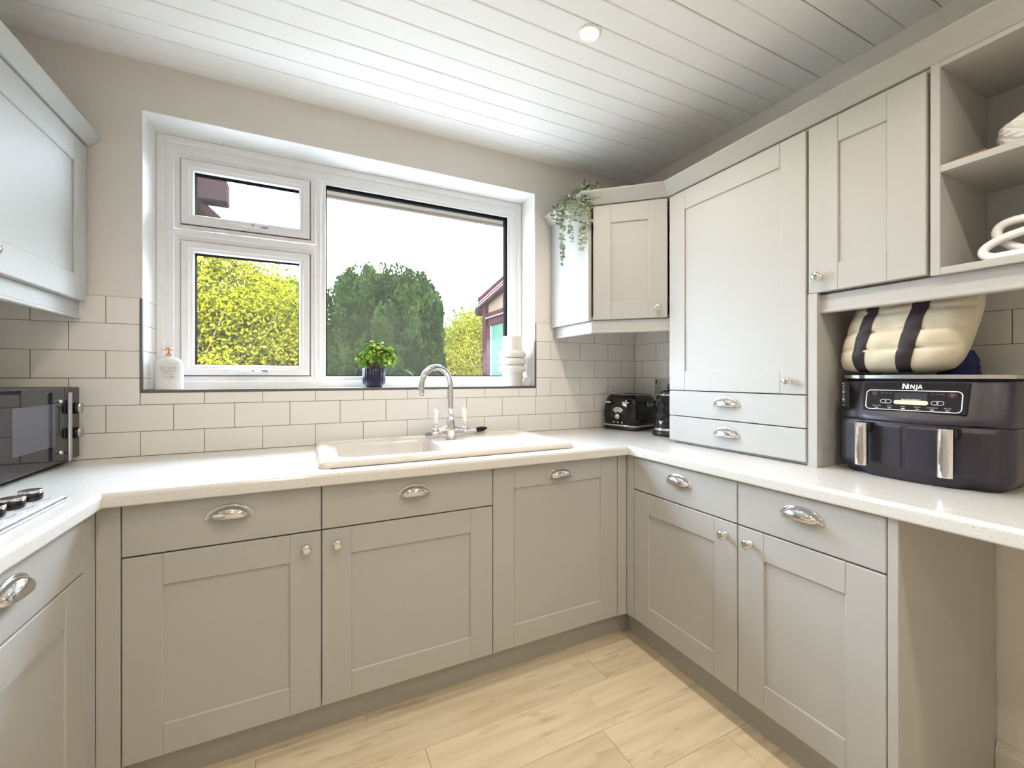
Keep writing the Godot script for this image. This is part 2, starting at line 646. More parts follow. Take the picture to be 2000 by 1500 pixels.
# four mitred bars round an opening; «step» pairs of (inset from the outer edge, height of the face) make the moulding
func frame_ring(st: SurfaceTool, x0: float, x1: float, y0: float, y1: float, steps: Array) -> void:
	for i in steps.size() - 1:
		var a: Array = steps[i]
		var b: Array = steps[i + 1]
		var A := [Vector3(x0 + a[0], y0 + a[0], a[1]), Vector3(x1 - a[0], y0 + a[0], a[1]), Vector3(x1 - a[0], y1 - a[0], a[1]), Vector3(x0 + a[0], y1 - a[0], a[1])]
		var B := [Vector3(x0 + b[0], y0 + b[0], b[1]), Vector3(x1 - b[0], y0 + b[0], b[1]), Vector3(x1 - b[0], y1 - b[0], b[1]), Vector3(x0 + b[0], y1 - b[0], b[1])]
		for k in 4:
			var l := (k + 1) % 4
			var inner: Vector3 = (A[k] + A[l]) / 2.0
			inner.z = -9.0 if absf(b[0] - a[0]) > 1e-5 else inner.z
			if absf(b[0] - a[0]) <= 1e-5:  # a step straight back or forward: faces the middle when it falls, the outside when it rises
				var c := Vector3((x0 + x1) / 2, (y0 + y1) / 2, inner.z)
				inner = inner + (inner - c) * (0.5 if b[1] < a[1] else -0.5)
			quad(st, A[k], A[l], B[l], B[k], inner)

func window() -> void:
	var w := Node3D.new()
	w.name = "window_1"
	add_child(w)
	w.position.y = H
	w.set_meta("kind", "structure")
	var f := WF
	var bk := WF - 0.06
	# outer frame, mullion and transom with a stepped inner bead
	var st := S()
	var op := [[-0.478, 0.0219, 0.6567, 0.934], [-0.478, 0.0219, 0.0054, 0.585], [0.0913, 1.0665, 0.0036, 0.934]]
	box(st, Vector3(WX0, -0.0505, bk), Vector3(-0.501, WY1, f), 0.001)
	box(st, Vector3(1.0895, -0.0505, bk), Vector3(WX1, WY1, f), 0.001)
	box(st, Vector3(-0.501, 0.957, bk), Vector3(1.0895, WY1, f), 0.001)
	box(st, Vector3(-0.501, -0.0505, bk), Vector3(1.0895, -0.0195, f), 0.001)
	box(st, Vector3(0.0449, -0.0195, bk), Vector3(0.0683, 0.957, f), 0.001)
	box(st, Vector3(-0.501, 0.608, bk), Vector3(0.0449, 0.6337, f), 0.001)
	for o in op:
		frame_ring(st, o[0] - 0.023, o[1] + 0.023, o[2] - 0.023, o[3] + 0.023, [[0.0, f + 0.0005], [0.004, f + 0.0005], [0.007, f - 0.003], [0.019, f - 0.006], [0.023, f - 0.012], [0.023, bk]])
	obj("frame", st, M.upvc, w)
	# flat cover strip where the frame meets the reveal
	st = S()
	for q in [[Vector3(WX0 + 0.004, -0.05, f), Vector3(WX0 + 0.032, WY1 - 0.004, f + 0.008)], [Vector3(WX1 - 0.032, -0.05, f), Vector3(WX1 - 0.004, WY1 - 0.004, f + 0.008)], [Vector3(WX0 + 0.004, WY1 - 0.034, f), Vector3(WX1 - 0.004, WY1 - 0.004, f + 0.0082)]]:
		box(st, q[0], q[1], 0.003)
	obj("cover_strip", st, M.upvc, w)
	for i in 2:
		var o: Array = op[i]
		st = S()
		frame_ring(st, o[0] + 0.002, o[1] - 0.002, o[2] + 0.002, o[3] - 0.002, [[0.0, bk + 0.01], [0.0, f + 0.004], [0.002, f + 0.007], [0.026, f + 0.007], [0.03, f + 0.003], [0.04, f - 0.001], [0.0455, f - 0.012], [0.0455, bk + 0.01]])
		var sash := obj("sash", st, M.upvc, w)
		sash.set_meta("label", ["short top-hung sash above the transom", "taller side-hung sash below the transom"][i])
		st = S()
		frame_ring(st, o[0], o[1], o[2], o[3], [[-0.001, f - 0.010], [0.0025, f - 0.010]])
		frame_ring(st, o[0] + 0.046, o[1] - 0.046, o[2] + 0.046, o[3] - 0.046, [[-0.001, f - 0.0115], [0.003, f - 0.0125], [0.0035, f - 0.014], [0.0035, bk + 0.012]])
		obj("seal", st, M.seal, sash)
		st = S()
		box(st, Vector3(o[0] + 0.045, o[2] + 0.045, f - 0.036), Vector3(o[1] - 0.045, o[3] - 0.045, f - 0.032))
		obj("pane", st, M.pane, sash)
		# espagnolette handle: an oval backplate, a button and a long lever
		st = S(true)
		var hx := -0.222
		var hy: float = o[2] + 0.021
		var P := []
		for k in 9:
			var t: float = k / 8.0
			P.append(Vector3(hx + 0.05 - 0.155 * t, hy - 0.006 + 0.012 * t * (1.0 - 0.2 * t), f + 0.020 + 0.006 * sin(t * PI)))
		tube(st, P, [0.005, 0.0085, 0.0095, 0.008, 0.007, 0.0065, 0.006, 0.0055, 0.004], 10)
		var pl := []
		for r in [[0.0, 0.0], [0.0, 0.010], [0.006, 0.014]]:
			var row := []
			for v in rrect(0.11 - r[0] * 2, 0.022 - r[0] * 2, 0.0109 - r[0], 4):
				row.append(Vector3(hx + 0.02 + v.x, hy + v.y, f + 0.006 + r[1]))
			pl.append(row)
		grid(st, pl, true)
		var hd := obj("handle", st, M.porcelain, sash)
		hd.set_meta("label", "white lever handle with a small round key button")
		st = S(true)
		lathe(st, [[0.0, 0.0], [0.0062, 0.0], [0.0062, 0.003], [0.0045, 0.004], [0.0, 0.004]], 14, Transform3D(Basis(Vector3.RIGHT, PI / 2), Vector3(hx + 0.012, hy, f + 0.0295)))
		obj("handle_button", st, M.steel, sash)
	var o: Array = op[2]
	st = S()
	frame_ring(st, o[0], o[1], o[2], o[3], [[-0.001, f - 0.0115], [0.004, f - 0.0125], [0.0045, f - 0.014], [0.0045, bk]])
	obj("seal", st, M.seal, w)
	for dz in [0.034]:
		st = S()
		box(st, Vector3(o[0] - 0.001, o[2] - 0.001, f - dz), Vector3(o[1] + 0.001, o[3] + 0.001, f - dz + 0.004))
		obj("pane", st, M.pane, w)

# ---------------------------------------------------------------- cupboards
# all fronts are written in their own axes: x to the right along the front, y up, z = 0 the face of the door, +z towards the room
func slab(x0: float, x1: float, y0: float, y1: float) -> SurfaceTool:
	var st := S()
	box(st, Vector3(x0, y0, -0.019), Vector3(x1, y1, 0), 0.0022)
	return st

func shaker(x0: float, x1: float, y0: float, y1: float, sw := 0.089, rh := 0.087) -> SurfaceTool:
	var st := S()
	box(st, Vector3(x0, y0, -0.019), Vector3(x0 + sw, y1, 0), 0.0022)
	box(st, Vector3(x1 - sw, y0, -0.019), Vector3(x1, y1, 0), 0.0022)
	box(st, Vector3(x0 + sw - 0.0012, y0, -0.019), Vector3(x1 - sw + 0.0012, y0 + rh, -0.0002), 0.0022)
	box(st, Vector3(x0 + sw - 0.0012, y1 - rh, -0.019), Vector3(x1 - sw + 0.0012, y1, -0.0002), 0.0022)
	box(st, Vector3(x0 + sw - 0.004, y0 + rh - 0.004, -0.016), Vector3(x1 - sw + 0.004, y1 - rh + 0.004, -0.0068))
	return st

func knob(parent: Node, x: float, y: float) -> void:
	var st := S(true)
	lathe(st, [[0.0, 0.0], [0.0105, 0.0], [0.0108, 0.0018], [0.0085, 0.0035], [0.0055, 0.006], [0.005, 0.013], [0.0075, 0.0165], [0.0135, 0.0185], [0.0157, 0.0215], [0.0152, 0.0245], [0.0115, 0.0275], [0.006, 0.0288], [0.0, 0.0292]], 22, Transform3D(Basis(Vector3.RIGHT, PI / 2), Vector3(x, y, 0)))
	obj("knob", st, M.chrome, parent)

func cup(parent: Node, x: float, y: float) -> void:
	var st := S(true)
	var a := 0.055
	var hh := 0.033
	var d := 0.026
	var rows := []
	for side in 2:
		var k := 1.0 if side == 0 else 0.93
		var vs := range(9) if side == 0 else range(8, -1, -1)
		for v in vs:
			var t: float = v / 8.0 * PI / 2
			var row := []
			for u in 25:
				var w: float = PI * u / 24.0
				row.append(Vector3(x + a * k * cos(w) * (1.0 - 0.13 * sin(t)), y + hh * k * sin(w) * pow(cos(t), 0.75), 0.001 + d * k * sin(t) * pow(maxf(sin(w), 0.0), 0.5)))
			rows.append(row)
	grid(st, rows)
	var rim := []
	for u in 29:
		var w: float = PI * u / 28.0
		rim.append(Vector3(x + (a + 0.003) * cos(w), y - 0.001 + (hh + 0.003) * sin(w), 0.0016))
	tube(st, rim, 0.0034, 8)
	obj("cup_handle", st, M.chrome, parent)

func carcass(o: Node3D, w: float, y0: float, y1: float, depth: float, back := true, top := true) -> void:
	var st := S()
	var t := 0.018
	box(st, Vector3(0.0005, y0, -depth), Vector3(t, y1, -0.021))
	box(st, Vector3(w - t, y0, -depth), Vector3(w - 0.0005, y1, -0.021))
	box(st, Vector3(t, y0, -depth), Vector3(w - t, y0 + t, -0.021))
	if top:
		box(st, Vector3(t, y1 - t, -depth), Vector3(w - t, y1, -0.021))
	if back:
		box(st, Vector3(t, y0, -depth), Vector3(w - t, y1, -depth + 0.008))
	obj("carcass", st, M.paint, o)

func base_cabinet(label: String, at: Vector3, turn: float, w: float, knob_side: int, kind := "drawer", filler := 0.0, cat := "cabinet", called := "base_cabinet") -> Node3D:
	var o := thing(called, label, cat, at, turn)
	var top := 0.833
	var st := S()
	var t := 0.018
	for x in [0.0005, w - t]:
		box(st, Vector3(x, 0.0, -0.57), Vector3(x + t - 0.0005, top, -0.098))
		box(st, Vector3(x, 0.125, -0.098), Vector3(x + t - 0.0005, top, -0.021))
	box(st, Vector3(t, 0.125, -0.57), Vector3(w - t, 0.143, -0.021))
	box(st, Vector3(t, 0.125, -0.57), Vector3(w - t, top, -0.562))
	obj("carcass", st, M.paint, o)
	if kind == "drawer":
		var dr := obj("drawer_front", slab(0.0015, w - 0.0015, 0.693, 0.832), M.paint, o)
		cup(dr, w / 2, 0.769)
		var d := obj("door", shaker(0.0015, w - 0.0015, 0.128, 0.6885), M.paint, o)
		knob(d, 0.045 if knob_side < 0 else w - 0.045, 0.643)
	else:
		var d := obj("door", shaker(0.0015, w - 0.0015, 0.128, 0.832), M.paint, o)
		cup(d, w / 2, 0.772)
	return o

func kitchen() -> void:
	# --- base run under the window (faces +z at z = -1.49)
	base_cabinet("grey base cabinet with drawer at the left end of the run below the window", Vector3(-0.4457, -H, -1.49), 0, 0.4927, 1)
	base_cabinet("grey base cabinet with drawer directly under the sink bowl", Vector3(0.047, -H, -1.49), 0, 0.595, -1)
	base_cabinet("full-height grey door with one cup handle on top, under the sink drainer", Vector3(0.642, -H, -1.49), 0, 0.598, 0, "tall")
	base_cabinet("grey base cabinet with drawer on the right run, next to the inner corner", Vector3(1.29, -H, -1.444), -90, 0.4965, 1)
	var r2 := base_cabinet("grey base cabinet with drawer on the right run, beside the open space under the worktop", Vector3(1.29, -H, -0.9475), -90, 0.4045, -1)
	var st := S()
	box(st, Vector3(0.4055, 0.0, -0.582), Vector3(0.427, 0.8365, 0.0), 0.0012)
	obj("end_panel", st, M.paint, r2)
	var l1 := base_cabinet("grey base cabinet with drawer below the hob on the left run", Vector3(-0.497, -H, -0.827), 90, 0.598, -1)
	base_cabinet("grey base cabinet on the left run, nearer than the one below the hob", Vector3(-0.497, -H, -0.228), 90, 0.598, 1)
	# posts that fill the two inner corners
	var p := thing("corner_post", "narrow grey corner post between the left run and the window run", "filler", Vector3(-0.4965, -H, -1.49))
	st = S()
	box(st, Vector3(-0.0005, 0.125, -0.019), Vector3(0.0495, 0.8365, 0), 0.001)
	obj("panel", st, M.paint, p)
	st = S()
	box(st, Vector3(-0.0195, 0.125, 0.0002), Vector3(-0.0008, 0.8365, 0.0640), 0.001)
	obj("panel", st, M.paint, p)
	p = thing("corner_post", "narrow grey corner post between the window run and the right run", "filler", Vector3(1.29, -H, -1.49))
	st = S()
	box(st, Vector3(-0.049, 0.125, -0.019), Vector3(0.0, 0.8365, 0), 0.001)
	obj("panel", st, M.paint, p)
	st = S()
	box(st, Vector3(0.0008, 0.125, 0.0002), Vector3(0.0195, 0.8365, 0.0452), 0.001)
	obj("panel", st, M.paint, p)
	# plinths
	for q in [["grey plinth board under the cabinets below the window", Vector3(-0.55, 0, -1.582), Vector3(1.3555, 0.1245, -1.566), Vector3(0.4, -H, -1.574)],
			["grey plinth board under the right run of cabinets", Vector3(1.3565, 0, -1.582), Vector3(1.372, 0.1245, -0.544), Vector3(1.364, -H, -1.06)],
			["grey plinth board under the left run of cabinets", Vector3(-0.582, 0, -1.5655), Vector3(-0.566, 0.1245, 0.37), Vector3(-0.574, -H, -0.6)]]:
		p = thing("plinth", q[0], "plinth", q[3])
		st = S()
		var off := Vector3(q[3].x, 0, q[3].z)
		box(st, q[1] - off, q[2] - off, 0.001)
		obj("board", st, M.kick, p)
	worktop()
	# --- wall cupboards on the right (face -x at x = 1.53)
	var y0 := 0.28 + H
	var y1 := 0.839 + H
	var t := thing("tall_cabinet", "tall grey countertop cupboard with one long door above two slim drawers", "cabinet", Vector3(1.53, WT, -1.474), -90)
	var b := -WT
	carcass(t, 0.607, 0.002, 0.838 + b, 0.34)
	var d := obj("door", shaker(0.0015, 0.6055, -0.06 + b, 0.8385 + b), M.paint, t)
	knob(d, 0.607 - 0.057, -0.016 + b)
	for q in [[-0.1755, -0.0635, -0.117], [-0.291, -0.179, -0.239]]:
		var dr := obj("drawer_front", slab(0.0015, 0.6055, q[0] + b, q[1] + b), M.paint, t)
		cup(dr, 0.3, q[2] + b)
	st = S()
	box(st, Vector3(0.615, 0.0005, -0.342), Vector3(0.641, 0.279 + b, 0.0), 0.001)
	obj("end_panel", st, M.paint, t)
	st = S()
	box(st, Vector3(0.6075, 0.0005, -0.342), Vector3(0.6145, 0.279 + b, -0.006))
	obj("filler_strip", st, M.paint, t)
	var wc := thing("wall_cabinet", "grey single-door wall cupboard between the tall cupboard and the open shelves", "cabinet", Vector3(1.53, 0.28, -0.862), -90)
	carcass(wc, 0.309, 0.0, 0.558, 0.34)
	d = obj("door", shaker(0.0015, 0.3055, 0.0, 0.5585), M.paint, wc)
	knob(d, 0.035, 0.05)
	var os := thing("open_shelf_unit", "open grey shelf unit with two compartments at the right edge of the photo", "shelf unit", Vector3(1.53, 0.274, -0.548), -90)
	st = S()
	box(st, Vector3(0.0, 0, -0.342), Vector3(0.02, 0.581, 0.0), 0.001)
	box(st, Vector3(0.58, 0, -0.342), Vector3(0.6, 0.581, 0.0), 0.001)
	box(st, Vector3(0.02, 0.556, -0.34), Vector3(0.58, 0.58, -0.0005), 0.001)
	box(st, Vector3(0.02, 0.0, -0.34), Vector3(0.58, 0.019, -0.0005), 0.001)
	box(st, Vector3(0.02, 0.0, -0.318), Vector3(0.58, 0.57, -0.306))
	obj("carcass", st, M.paint, os)
	st = S()
	box(st, Vector3(0.02, 0.274, -0.308), Vector3(0.58, 0.293, -0.001), 0.001)
	obj("shelf", st, M.paint, os)
	# --- corner wall cupboard with a door across the corner
	var c0 := Vector3(1.2535, 0.28, WB)
	var cc := thing("corner_wall_cabinet", "grey corner wall cupboard with a diagonal door, right of the window", "cabinet", c0)
	st = S()
	box(st, Vector3(0, -0.004, 0.001), Vector3(0.018, 0.573, 0.36), 0.001)
	obj("side_panel", st, M.paint, cc)
	var poly := PackedVector2Array([Vector2(0.018, -0.001), Vector2(0.617, -0.001), Vector2(0.617, -0.606), Vector2(0.295, -0.585), Vector2(0.018, -0.335)])
	XF = Transform3D(Basis(Vector3(1, 0, 0), Vector3(0, 0, -1), Vector3(0, 1, 0)), Vector3.ZERO)
	st = S()
	prism(st, poly, 0.0, 0.018)
	obj("carcass_bottom", st, M.paint, cc)
	st = S()
	prism(st, poly, 0.554, 0.572)
	obj("carcass_top", st, M.paint, cc)
	XF = Transform3D()
	var A := Vector3(1.2745, 0.28, -1.7145) - c0
	var B := Vector3(1.527, 0.28, -1.480) - c0
	var yaw := atan2(-(B.z - A.z), B.x - A.x)
	XF = Transform3D(Basis(Vector3.UP, yaw), A)
	var dw := A.distance_to(B)
	var ds := shaker(0.0, dw, 0.0, 0.5585, 0.086, 0.089)
	d = obj("door", ds, M.paint, cc)
	knob(d, 0.301, 0.047)
	XF = Transform3D()
	# --- left wall cupboard
	var lw := thing("wall_cabinet", "grey wall cupboard at the left edge of the photo, above the microwave", "cabinet", Vector3(-0.715, 0.272, -1.476), 90)
	carcass(lw, 0.6, 0.0, 0.572, 0.358)
	d = obj("door", shaker(0.0015, 0.5935, 0.0, 0.563), M.paint, lw)
	knob(d, 0.045, 0.05)
	lw = thing("wall_cabinet", "grey wall cupboard left of the frame, above the hob", "cabinet", Vector3(-0.715, 0.272, -0.87), 90)
	carcass(lw, 0.6, 0.0, 0.572, 0.358)
	obj("door", shaker(0.0015, 0.5935, 0.0, 0.563), M.paint, lw)
	# --- cornices: a slanted board round the tops
	var cor := [Vector2(-0.012, 0.0), Vector2(0.002, 0.0), Vector2(0.006, 0.004), Vector2(0.046, 0.050), Vector2(0.046, 0.056), Vector2(0.038, 0.056), Vector2(-0.012, 0.014)]
	var k := thing("cornice", "slanted grey cornice along the tops of the right-hand cupboards and round the corner", "cornice", Vector3(1.53, 0.845, -1.474))
	XF = Transform3D(Basis(), Vector3(-1.53, 0.0, 1.474))
	st = S()
	sweep(st, cor, [Vector3(1.53, 0, 0.06), Vector3(1.53, 0, -1.481), Vector3(1.2535, 0, -1.734), Vector3(1.2535, 0, WB + 0.001)])
	obj("moulding", st, M.paint, k)
	k = thing("cornice", "slanted grey cornice along the top of the left-hand wall cupboards", "cornice", Vector3(-0.715, 0.839, -1.476))
	XF = Transform3D(Basis(), Vector3(0.715, 0, 1.476))
	st = S()
	var c2 := []
	for v in cor:
		c2.append(Vector2(v.x * 0.8, v.y * 0.72))
	sweep(st, c2, [Vector3(-0.715, 0.005, WB + 0.001), Vector3(-0.715, 0.005, -0.27)])
	obj("moulding", st, M.paint, k)
	# --- pelmets: light rails under the cupboards
	var pel := [Vector2(-0.022, -0.062), Vector2(-0.003, -0.062), Vector2(0.0, -0.059), Vector2(0.0, -0.053), Vector2(-0.005, -0.049), Vector2(-0.005, -0.001), Vector2(-0.022, -0.001)]
	for q in [["grey pelmet rail under the right wall cupboard and the open shelves", Vector3(1.545, 0.274, -0.5), [Vector3(1.545, 0, 0.05), Vector3(1.545, 0, -0.833)]],
			["grey pelmet rail under the corner wall cupboard", Vector3(1.3, 0.277, -1.7), [Vector3(1.545, 0, -1.4745), Vector3(1.270, 0, -1.726), Vector3(1.270, 0, WB + 0.001)]],
			["grey pelmet rail under the left wall cupboards", Vector3(-0.735, 0.272, -1.6), [Vector3(-0.735, 0, WB + 0.001), Vector3(-0.735, 0, -0.27)]]]:
		k = thing("pelmet", q[0], "pelmet", q[1])
		XF = Transform3D(Basis(), Vector3(-q[1].x, 0, -q[1].z))
		st = S()
		sweep(st, pel, q[2])
		obj("rail", st, M.paint, k)
	XF = Transform3D()

func worktop() -> void:
	var o := thing("worktop", "white speckled worktop that runs round three sides of the kitchen", "worktop", Vector3(0.4, WT - 0.04, -1.77))
	XF = Transform3D(Basis(), Vector3(-0.4, 0.0, 1.77))
	var prof := PackedVector2Array()   # nose of the edge: (out, up) with the top and bottom rounded
	for i in 7:
		var a := PI / 2 * i / 6.0
		prof.append(Vector2(-0.012 + 0.012 * sin(a), 0.028 + 0.012 * cos(a)))
	for i in 5:
		var a := PI / 2 * i / 4.0
		prof.append(Vector2(-0.006 + 0.006 * cos(a), 0.006 - 0.006 * sin(a)))
	prof.append(Vector2(-0.06, 0.0))
	prof.append(Vector2(-0.06, 0.04))
	var zf := -1.4585
	var xl := -0.473
	var xr := 1.2735
	var st := S()
	sweep(st, Array(prof), [Vector3(xr + 0.06, 0, zf), Vector3(xl - 0.06, 0, zf)])
	box(st, Vector3(xl, 0, -2.02), Vector3(0.075, 0.04, zf - 0.06))
	box(st, Vector3(1.01, 0, -2.02), Vector3(xr, 0.04, zf - 0.06))
	box(st, Vector3(xl, 0, WB + 0.0005), Vector3(xr, 0.04, -2.02))
	obj("worktop_section", st, M.worktop, o)
	st = S()
	sweep(st, Array(prof), [Vector3(xr, -0.0003, 0.5), Vector3(xr, -0.0003, zf - 0.055)])
	box(st, Vector3(xr + 0.06, 0, WB + 0.0005), Vector3(WR - 0.0005, 0.04, 0.5))
	box(st, Vector3(xr, 0, WB + 0.0005), Vector3(xr + 0.06, 0.04, zf - 0.06))
	obj("worktop_section", st, M.worktop, o)
	st = S()
	sweep(st, Array(prof), [Vector3(xl, -0.0003, zf - 0.055), Vector3(xl, -0.0003, 0.4)])
	box(st, Vector3(WL + 0.0005, 0, WB + 0.0005), Vector3(xl - 0.06, 0.04, 0.4))
	box(st, Vector3(xl - 0.06, 0, WB + 0.0005), Vector3(xl, 0.04, zf - 0.06))
	obj("worktop_section", st, M.worktop, o)
	XF = Transform3D()

# ---------------------------------------------------------------- things on the worktop, the sill and the shelves
func sink() -> void:
	var o := thing("sink", "white ceramic sink with one bowl and a ribbed drainer below the window", "sink", Vector3(0.54, WT, -1.79))
	var w := 0.501
	var d := 0.262
	var bowl := Rect2(-0.425, -0.195, 0.40, 0.355)   # x, z, width, depth in the sink's own axes
	var drain := Rect2(0.03, -0.13, 0.41, 0.30)
	var sd := func(r: Rect2, x: float, z: float, rad: float) -> float:   # distance outside a rounded rectangle
		var c := r.get_center()
		var q := Vector2(absf(x - c.x) - r.size.x / 2 + rad, absf(z - c.y) - r.size.y / 2 + rad)
		return Vector2(maxf(q.x, 0), maxf(q.y, 0)).length() + minf(maxf(q.x, q.y), 0.0) - rad
	var ht := func(x: float, z: float) -> float:
		var y := 0.023
		var e: float = sd.call(Rect2(-w, -d, 2 * w, 2 * d), x, z, 0.03)
		if e > -0.02:
			var t := clampf((e + 0.02) / 0.02, 0.0, 1.0)
			y = 0.003 + 0.020 * sqrt(maxf(1.0 - t * t, 0.0))
		y -= 0.008 * smoothstep(0.0, 0.02, -sd.call(Rect2(-w + 0.04, -d + 0.02, 2 * w - 0.08, 2 * d - 0.06), x, z, 0.04))
		var b: float = -sd.call(bowl, x, z, 0.05)
		y -= 0.185 * smoothstep(-0.006, 0.026, b) + 0.01 * smoothstep(0.03, 0.2, b)
		var g: float = -sd.call(drain, x, z, 0.03)
		if g > 0.0:
			y -= (0.002 + 0.008 * (0.5 + 0.5 * cos((z + 0.01) * TAU / 0.0285))) * smoothstep(0.0, 0.012, g)
		return y
	var xs := []
	var zs := []
	for i in 190:
		xs.append(-w + 2 * w * i / 189.0)
	for i in 150:
		zs.append(-d + 2 * d * i / 149.0)
	for e in [0.001, 0.0025]:
		xs.append_array([-w + e, w - e])
		zs.append_array([-d + e, d - e])
	xs.sort()
	zs.sort()
	var st := S(true)
	var rows := []
	for z in zs:
		var row := []
		for x in xs:
			# pull the corners in to a radius
			var p := Vector2(x, z)
			var q := Vector2(absf(x) - w + 0.03, absf(z) - d + 0.03)
			if q.x > 0 and q.y > 0:
				var m := maxf(q.x, q.y)
				var k := m / q.length()
				p = Vector2(signf(x) * (w - 0.03 + q.x * k), signf(z) * (d - 0.03 + q.y * k))
			row.append(Vector3(p.x, ht.call(p.x, p.y), p.y))
		rows.append(row)
	var T := []
	for i in rows.size() - 1:
		for j in xs.size() - 1:
			var up := Vector3(0, -10, 0)
			quad(st, rows[i][j], rows[i][j + 1], rows[i + 1][j + 1], rows[i + 1][j], (rows[i][j] + up))
	obj("basin", st, M.ceramic, o)
	st = S()
	for e in [[0, 1], [rows.size() - 1, 1], [0, 0], [xs.size() - 1, 0]]:
		var line: Array = rows[e[0]] if e[1] == 1 else rows.map(func(r): return r[e[0]])
		for i in line.size() - 1:
			quad(st, line[i], line[i + 1], Vector3(line[i + 1].x, 0.0002, line[i + 1].z), Vector3(line[i].x, 0.0002, line[i].z), Vector3.ZERO)
	obj("rim_edge", st, M.ceramic, o)
	st = S(true)
	lathe(st, [[0.0, 0.0], [0.034, 0.0], [0.038, 0.002], [0.04, 0.004], [0.03, 0.005], [0.02, 0.003], [0.0, 0.003]], 24, Transform3D(Basis(), Vector3(-0.225, -0.174, -0.02)))
	obj("waste", st, M.chrome, o)

func tap() -> void:
	var y0 := -0.2875
	var o := thing("tap", "chrome swan-neck mixer tap with two white levers behind the sink", "tap", Vector3(0.6147, y0, -1.93))
	var st := S(true)
	lathe(st, [[0.0, 0.0], [0.031, 0.0], [0.031, 0.004], [0.027, 0.007], [0.022, 0.009], [0.0215, 0.012], [0.0225, 0.03], [0.0235, 0.05], [0.0195, 0.064], [0.017, 0.085], [0.017, 0.098], [0.0185, 0.1], [0.0185, 0.106], [0.0145, 0.108], [0.0, 0.108]], 28)
	obj("body", st, M.chrome, o)
	st = S(true)
	var dir := Vector3(-0.88, 0, 0.47).normalized()
	var pts := []
	for i in 4:
		pts.append(Vector3(0, 0.1 + 0.045 * i, 0))
	for i in 25:
		var a := PI * i / 24.0
		pts.append(Vector3(0, 0.243 + 0.088 * sin(a), 0) + dir * (0.091 - 0.091 * cos(a)))
	pts.append(Vector3(0, 0.225, 0) + dir * 0.1825)
	pts.append(Vector3(0, 0.213, 0) + dir * 0.1835)
	tube(st, pts, 0.0132, 18)
	obj("spout", st, M.chrome, o)
	st = S(true)
	XF = Transform3D(Basis(), pts[-1])
	tube(st, [Vector3(0.0002, 0.004, 0), Vector3(0, -0.008, 0)], 0.0143, 18)
	obj("aerator", st, M.chrome, o)
	XF = Transform3D()
	for s in [-1.0, 1.0]:
		st = S(true)
		var vx := Vector3(s * 0.075, 0.036, s * -0.008)
		tube(st, [Vector3(0, 0.045, 0), Vector3(s * 0.018, 0.044, 0), Vector3(s * 0.035, 0.041, s * -0.003), Vector3(s * 0.06, 0.037, s * -0.006), vx], [0.021, 0.0165, 0.0115, 0.0095, 0.009], 16)
		var ar := obj("valve_arm", st, M.chrome, o)
		st = S(true)
		lathe(st, [[0.0, -0.019], [0.01, -0.018], [0.0165, -0.012], [0.018, 0.0], [0.0165, 0.01], [0.012, 0.016], [0.0075, 0.019], [0.0075, 0.026], [0.0095, 0.03], [0.0095, 0.036], [0.0, 0.036]], 20, Transform3D(Basis(), vx))
		obj("valve", st, M.chrome, ar)
		st = S(true)
		lathe(st, [[0.0, 0.036], [0.0085, 0.036], [0.0098, 0.045], [0.0115, 0.075], [0.0125, 0.092], [0.0105, 0.1], [0.0, 0.1015]], 18, Transform3D(Basis(Vector3(0, 0, 1), s * 0.04), vx))
		var lv := obj("lever", st, M.porcelain, ar)
		lv.set_meta("label", "white ceramic lever with a chrome tip")
		st = S(true)
		lathe(st, [[0.0, 0.0], [0.006, 0.0005], [0.0055, 0.004], [0.003, 0.0065], [0.0, 0.0075]], 14, Transform3D(Basis(Vector3(0, 0, 1), s * 0.04), vx + Vector3(-s * 0.004, 0.1005, 0)))
		obj("lever_tip", st, M.chrome, ar)
	# washing-up brush lying behind the tap
	var br := thing("dish_brush", "dark washing-up brush with a silver handle lying behind the tap", "brush", Vector3(0.66, -0.279, -1.99), 4)
	st = S(true)
	tube(st, [Vector3(-0.11, 0.012, 0.0), Vector3(-0.03, 0.011, 0), Vector3(0.04, 0.011, -0.004), Vector3(0.11, 0.013, -0.008)], [0.007, 0.006, 0.009, 0.012], 12)
	obj("handle", st, M.chrome, br)
	st = S(true)
	tube(st, [Vector3(0.11, 0.013, -0.008), Vector3(0.15, 0.016, -0.010), Vector3(0.175, 0.02, -0.012)], [0.0125, 0.013, 0.004], 12)
	obj("grip", st, M.black, br)
	st = S()
	for i in 90:
		var a := rng.randf() * TAU
		var r := sqrt(rng.randf()) * 0.02
		var p := Vector3(-0.125 + r * cos(a), 0.016, r * sin(a))
		var q := p + Vector3(-0.012 + rng.randf_range(-0.008, 0.008), -0.015, rng.randf_range(-0.008, 0.008))
		tube(st, [p, q], [0.0012, 0.0006], 3)
	var bs := obj("bristles", st, M.grey_print, br)
	bs.set_meta("kind", "stuff")

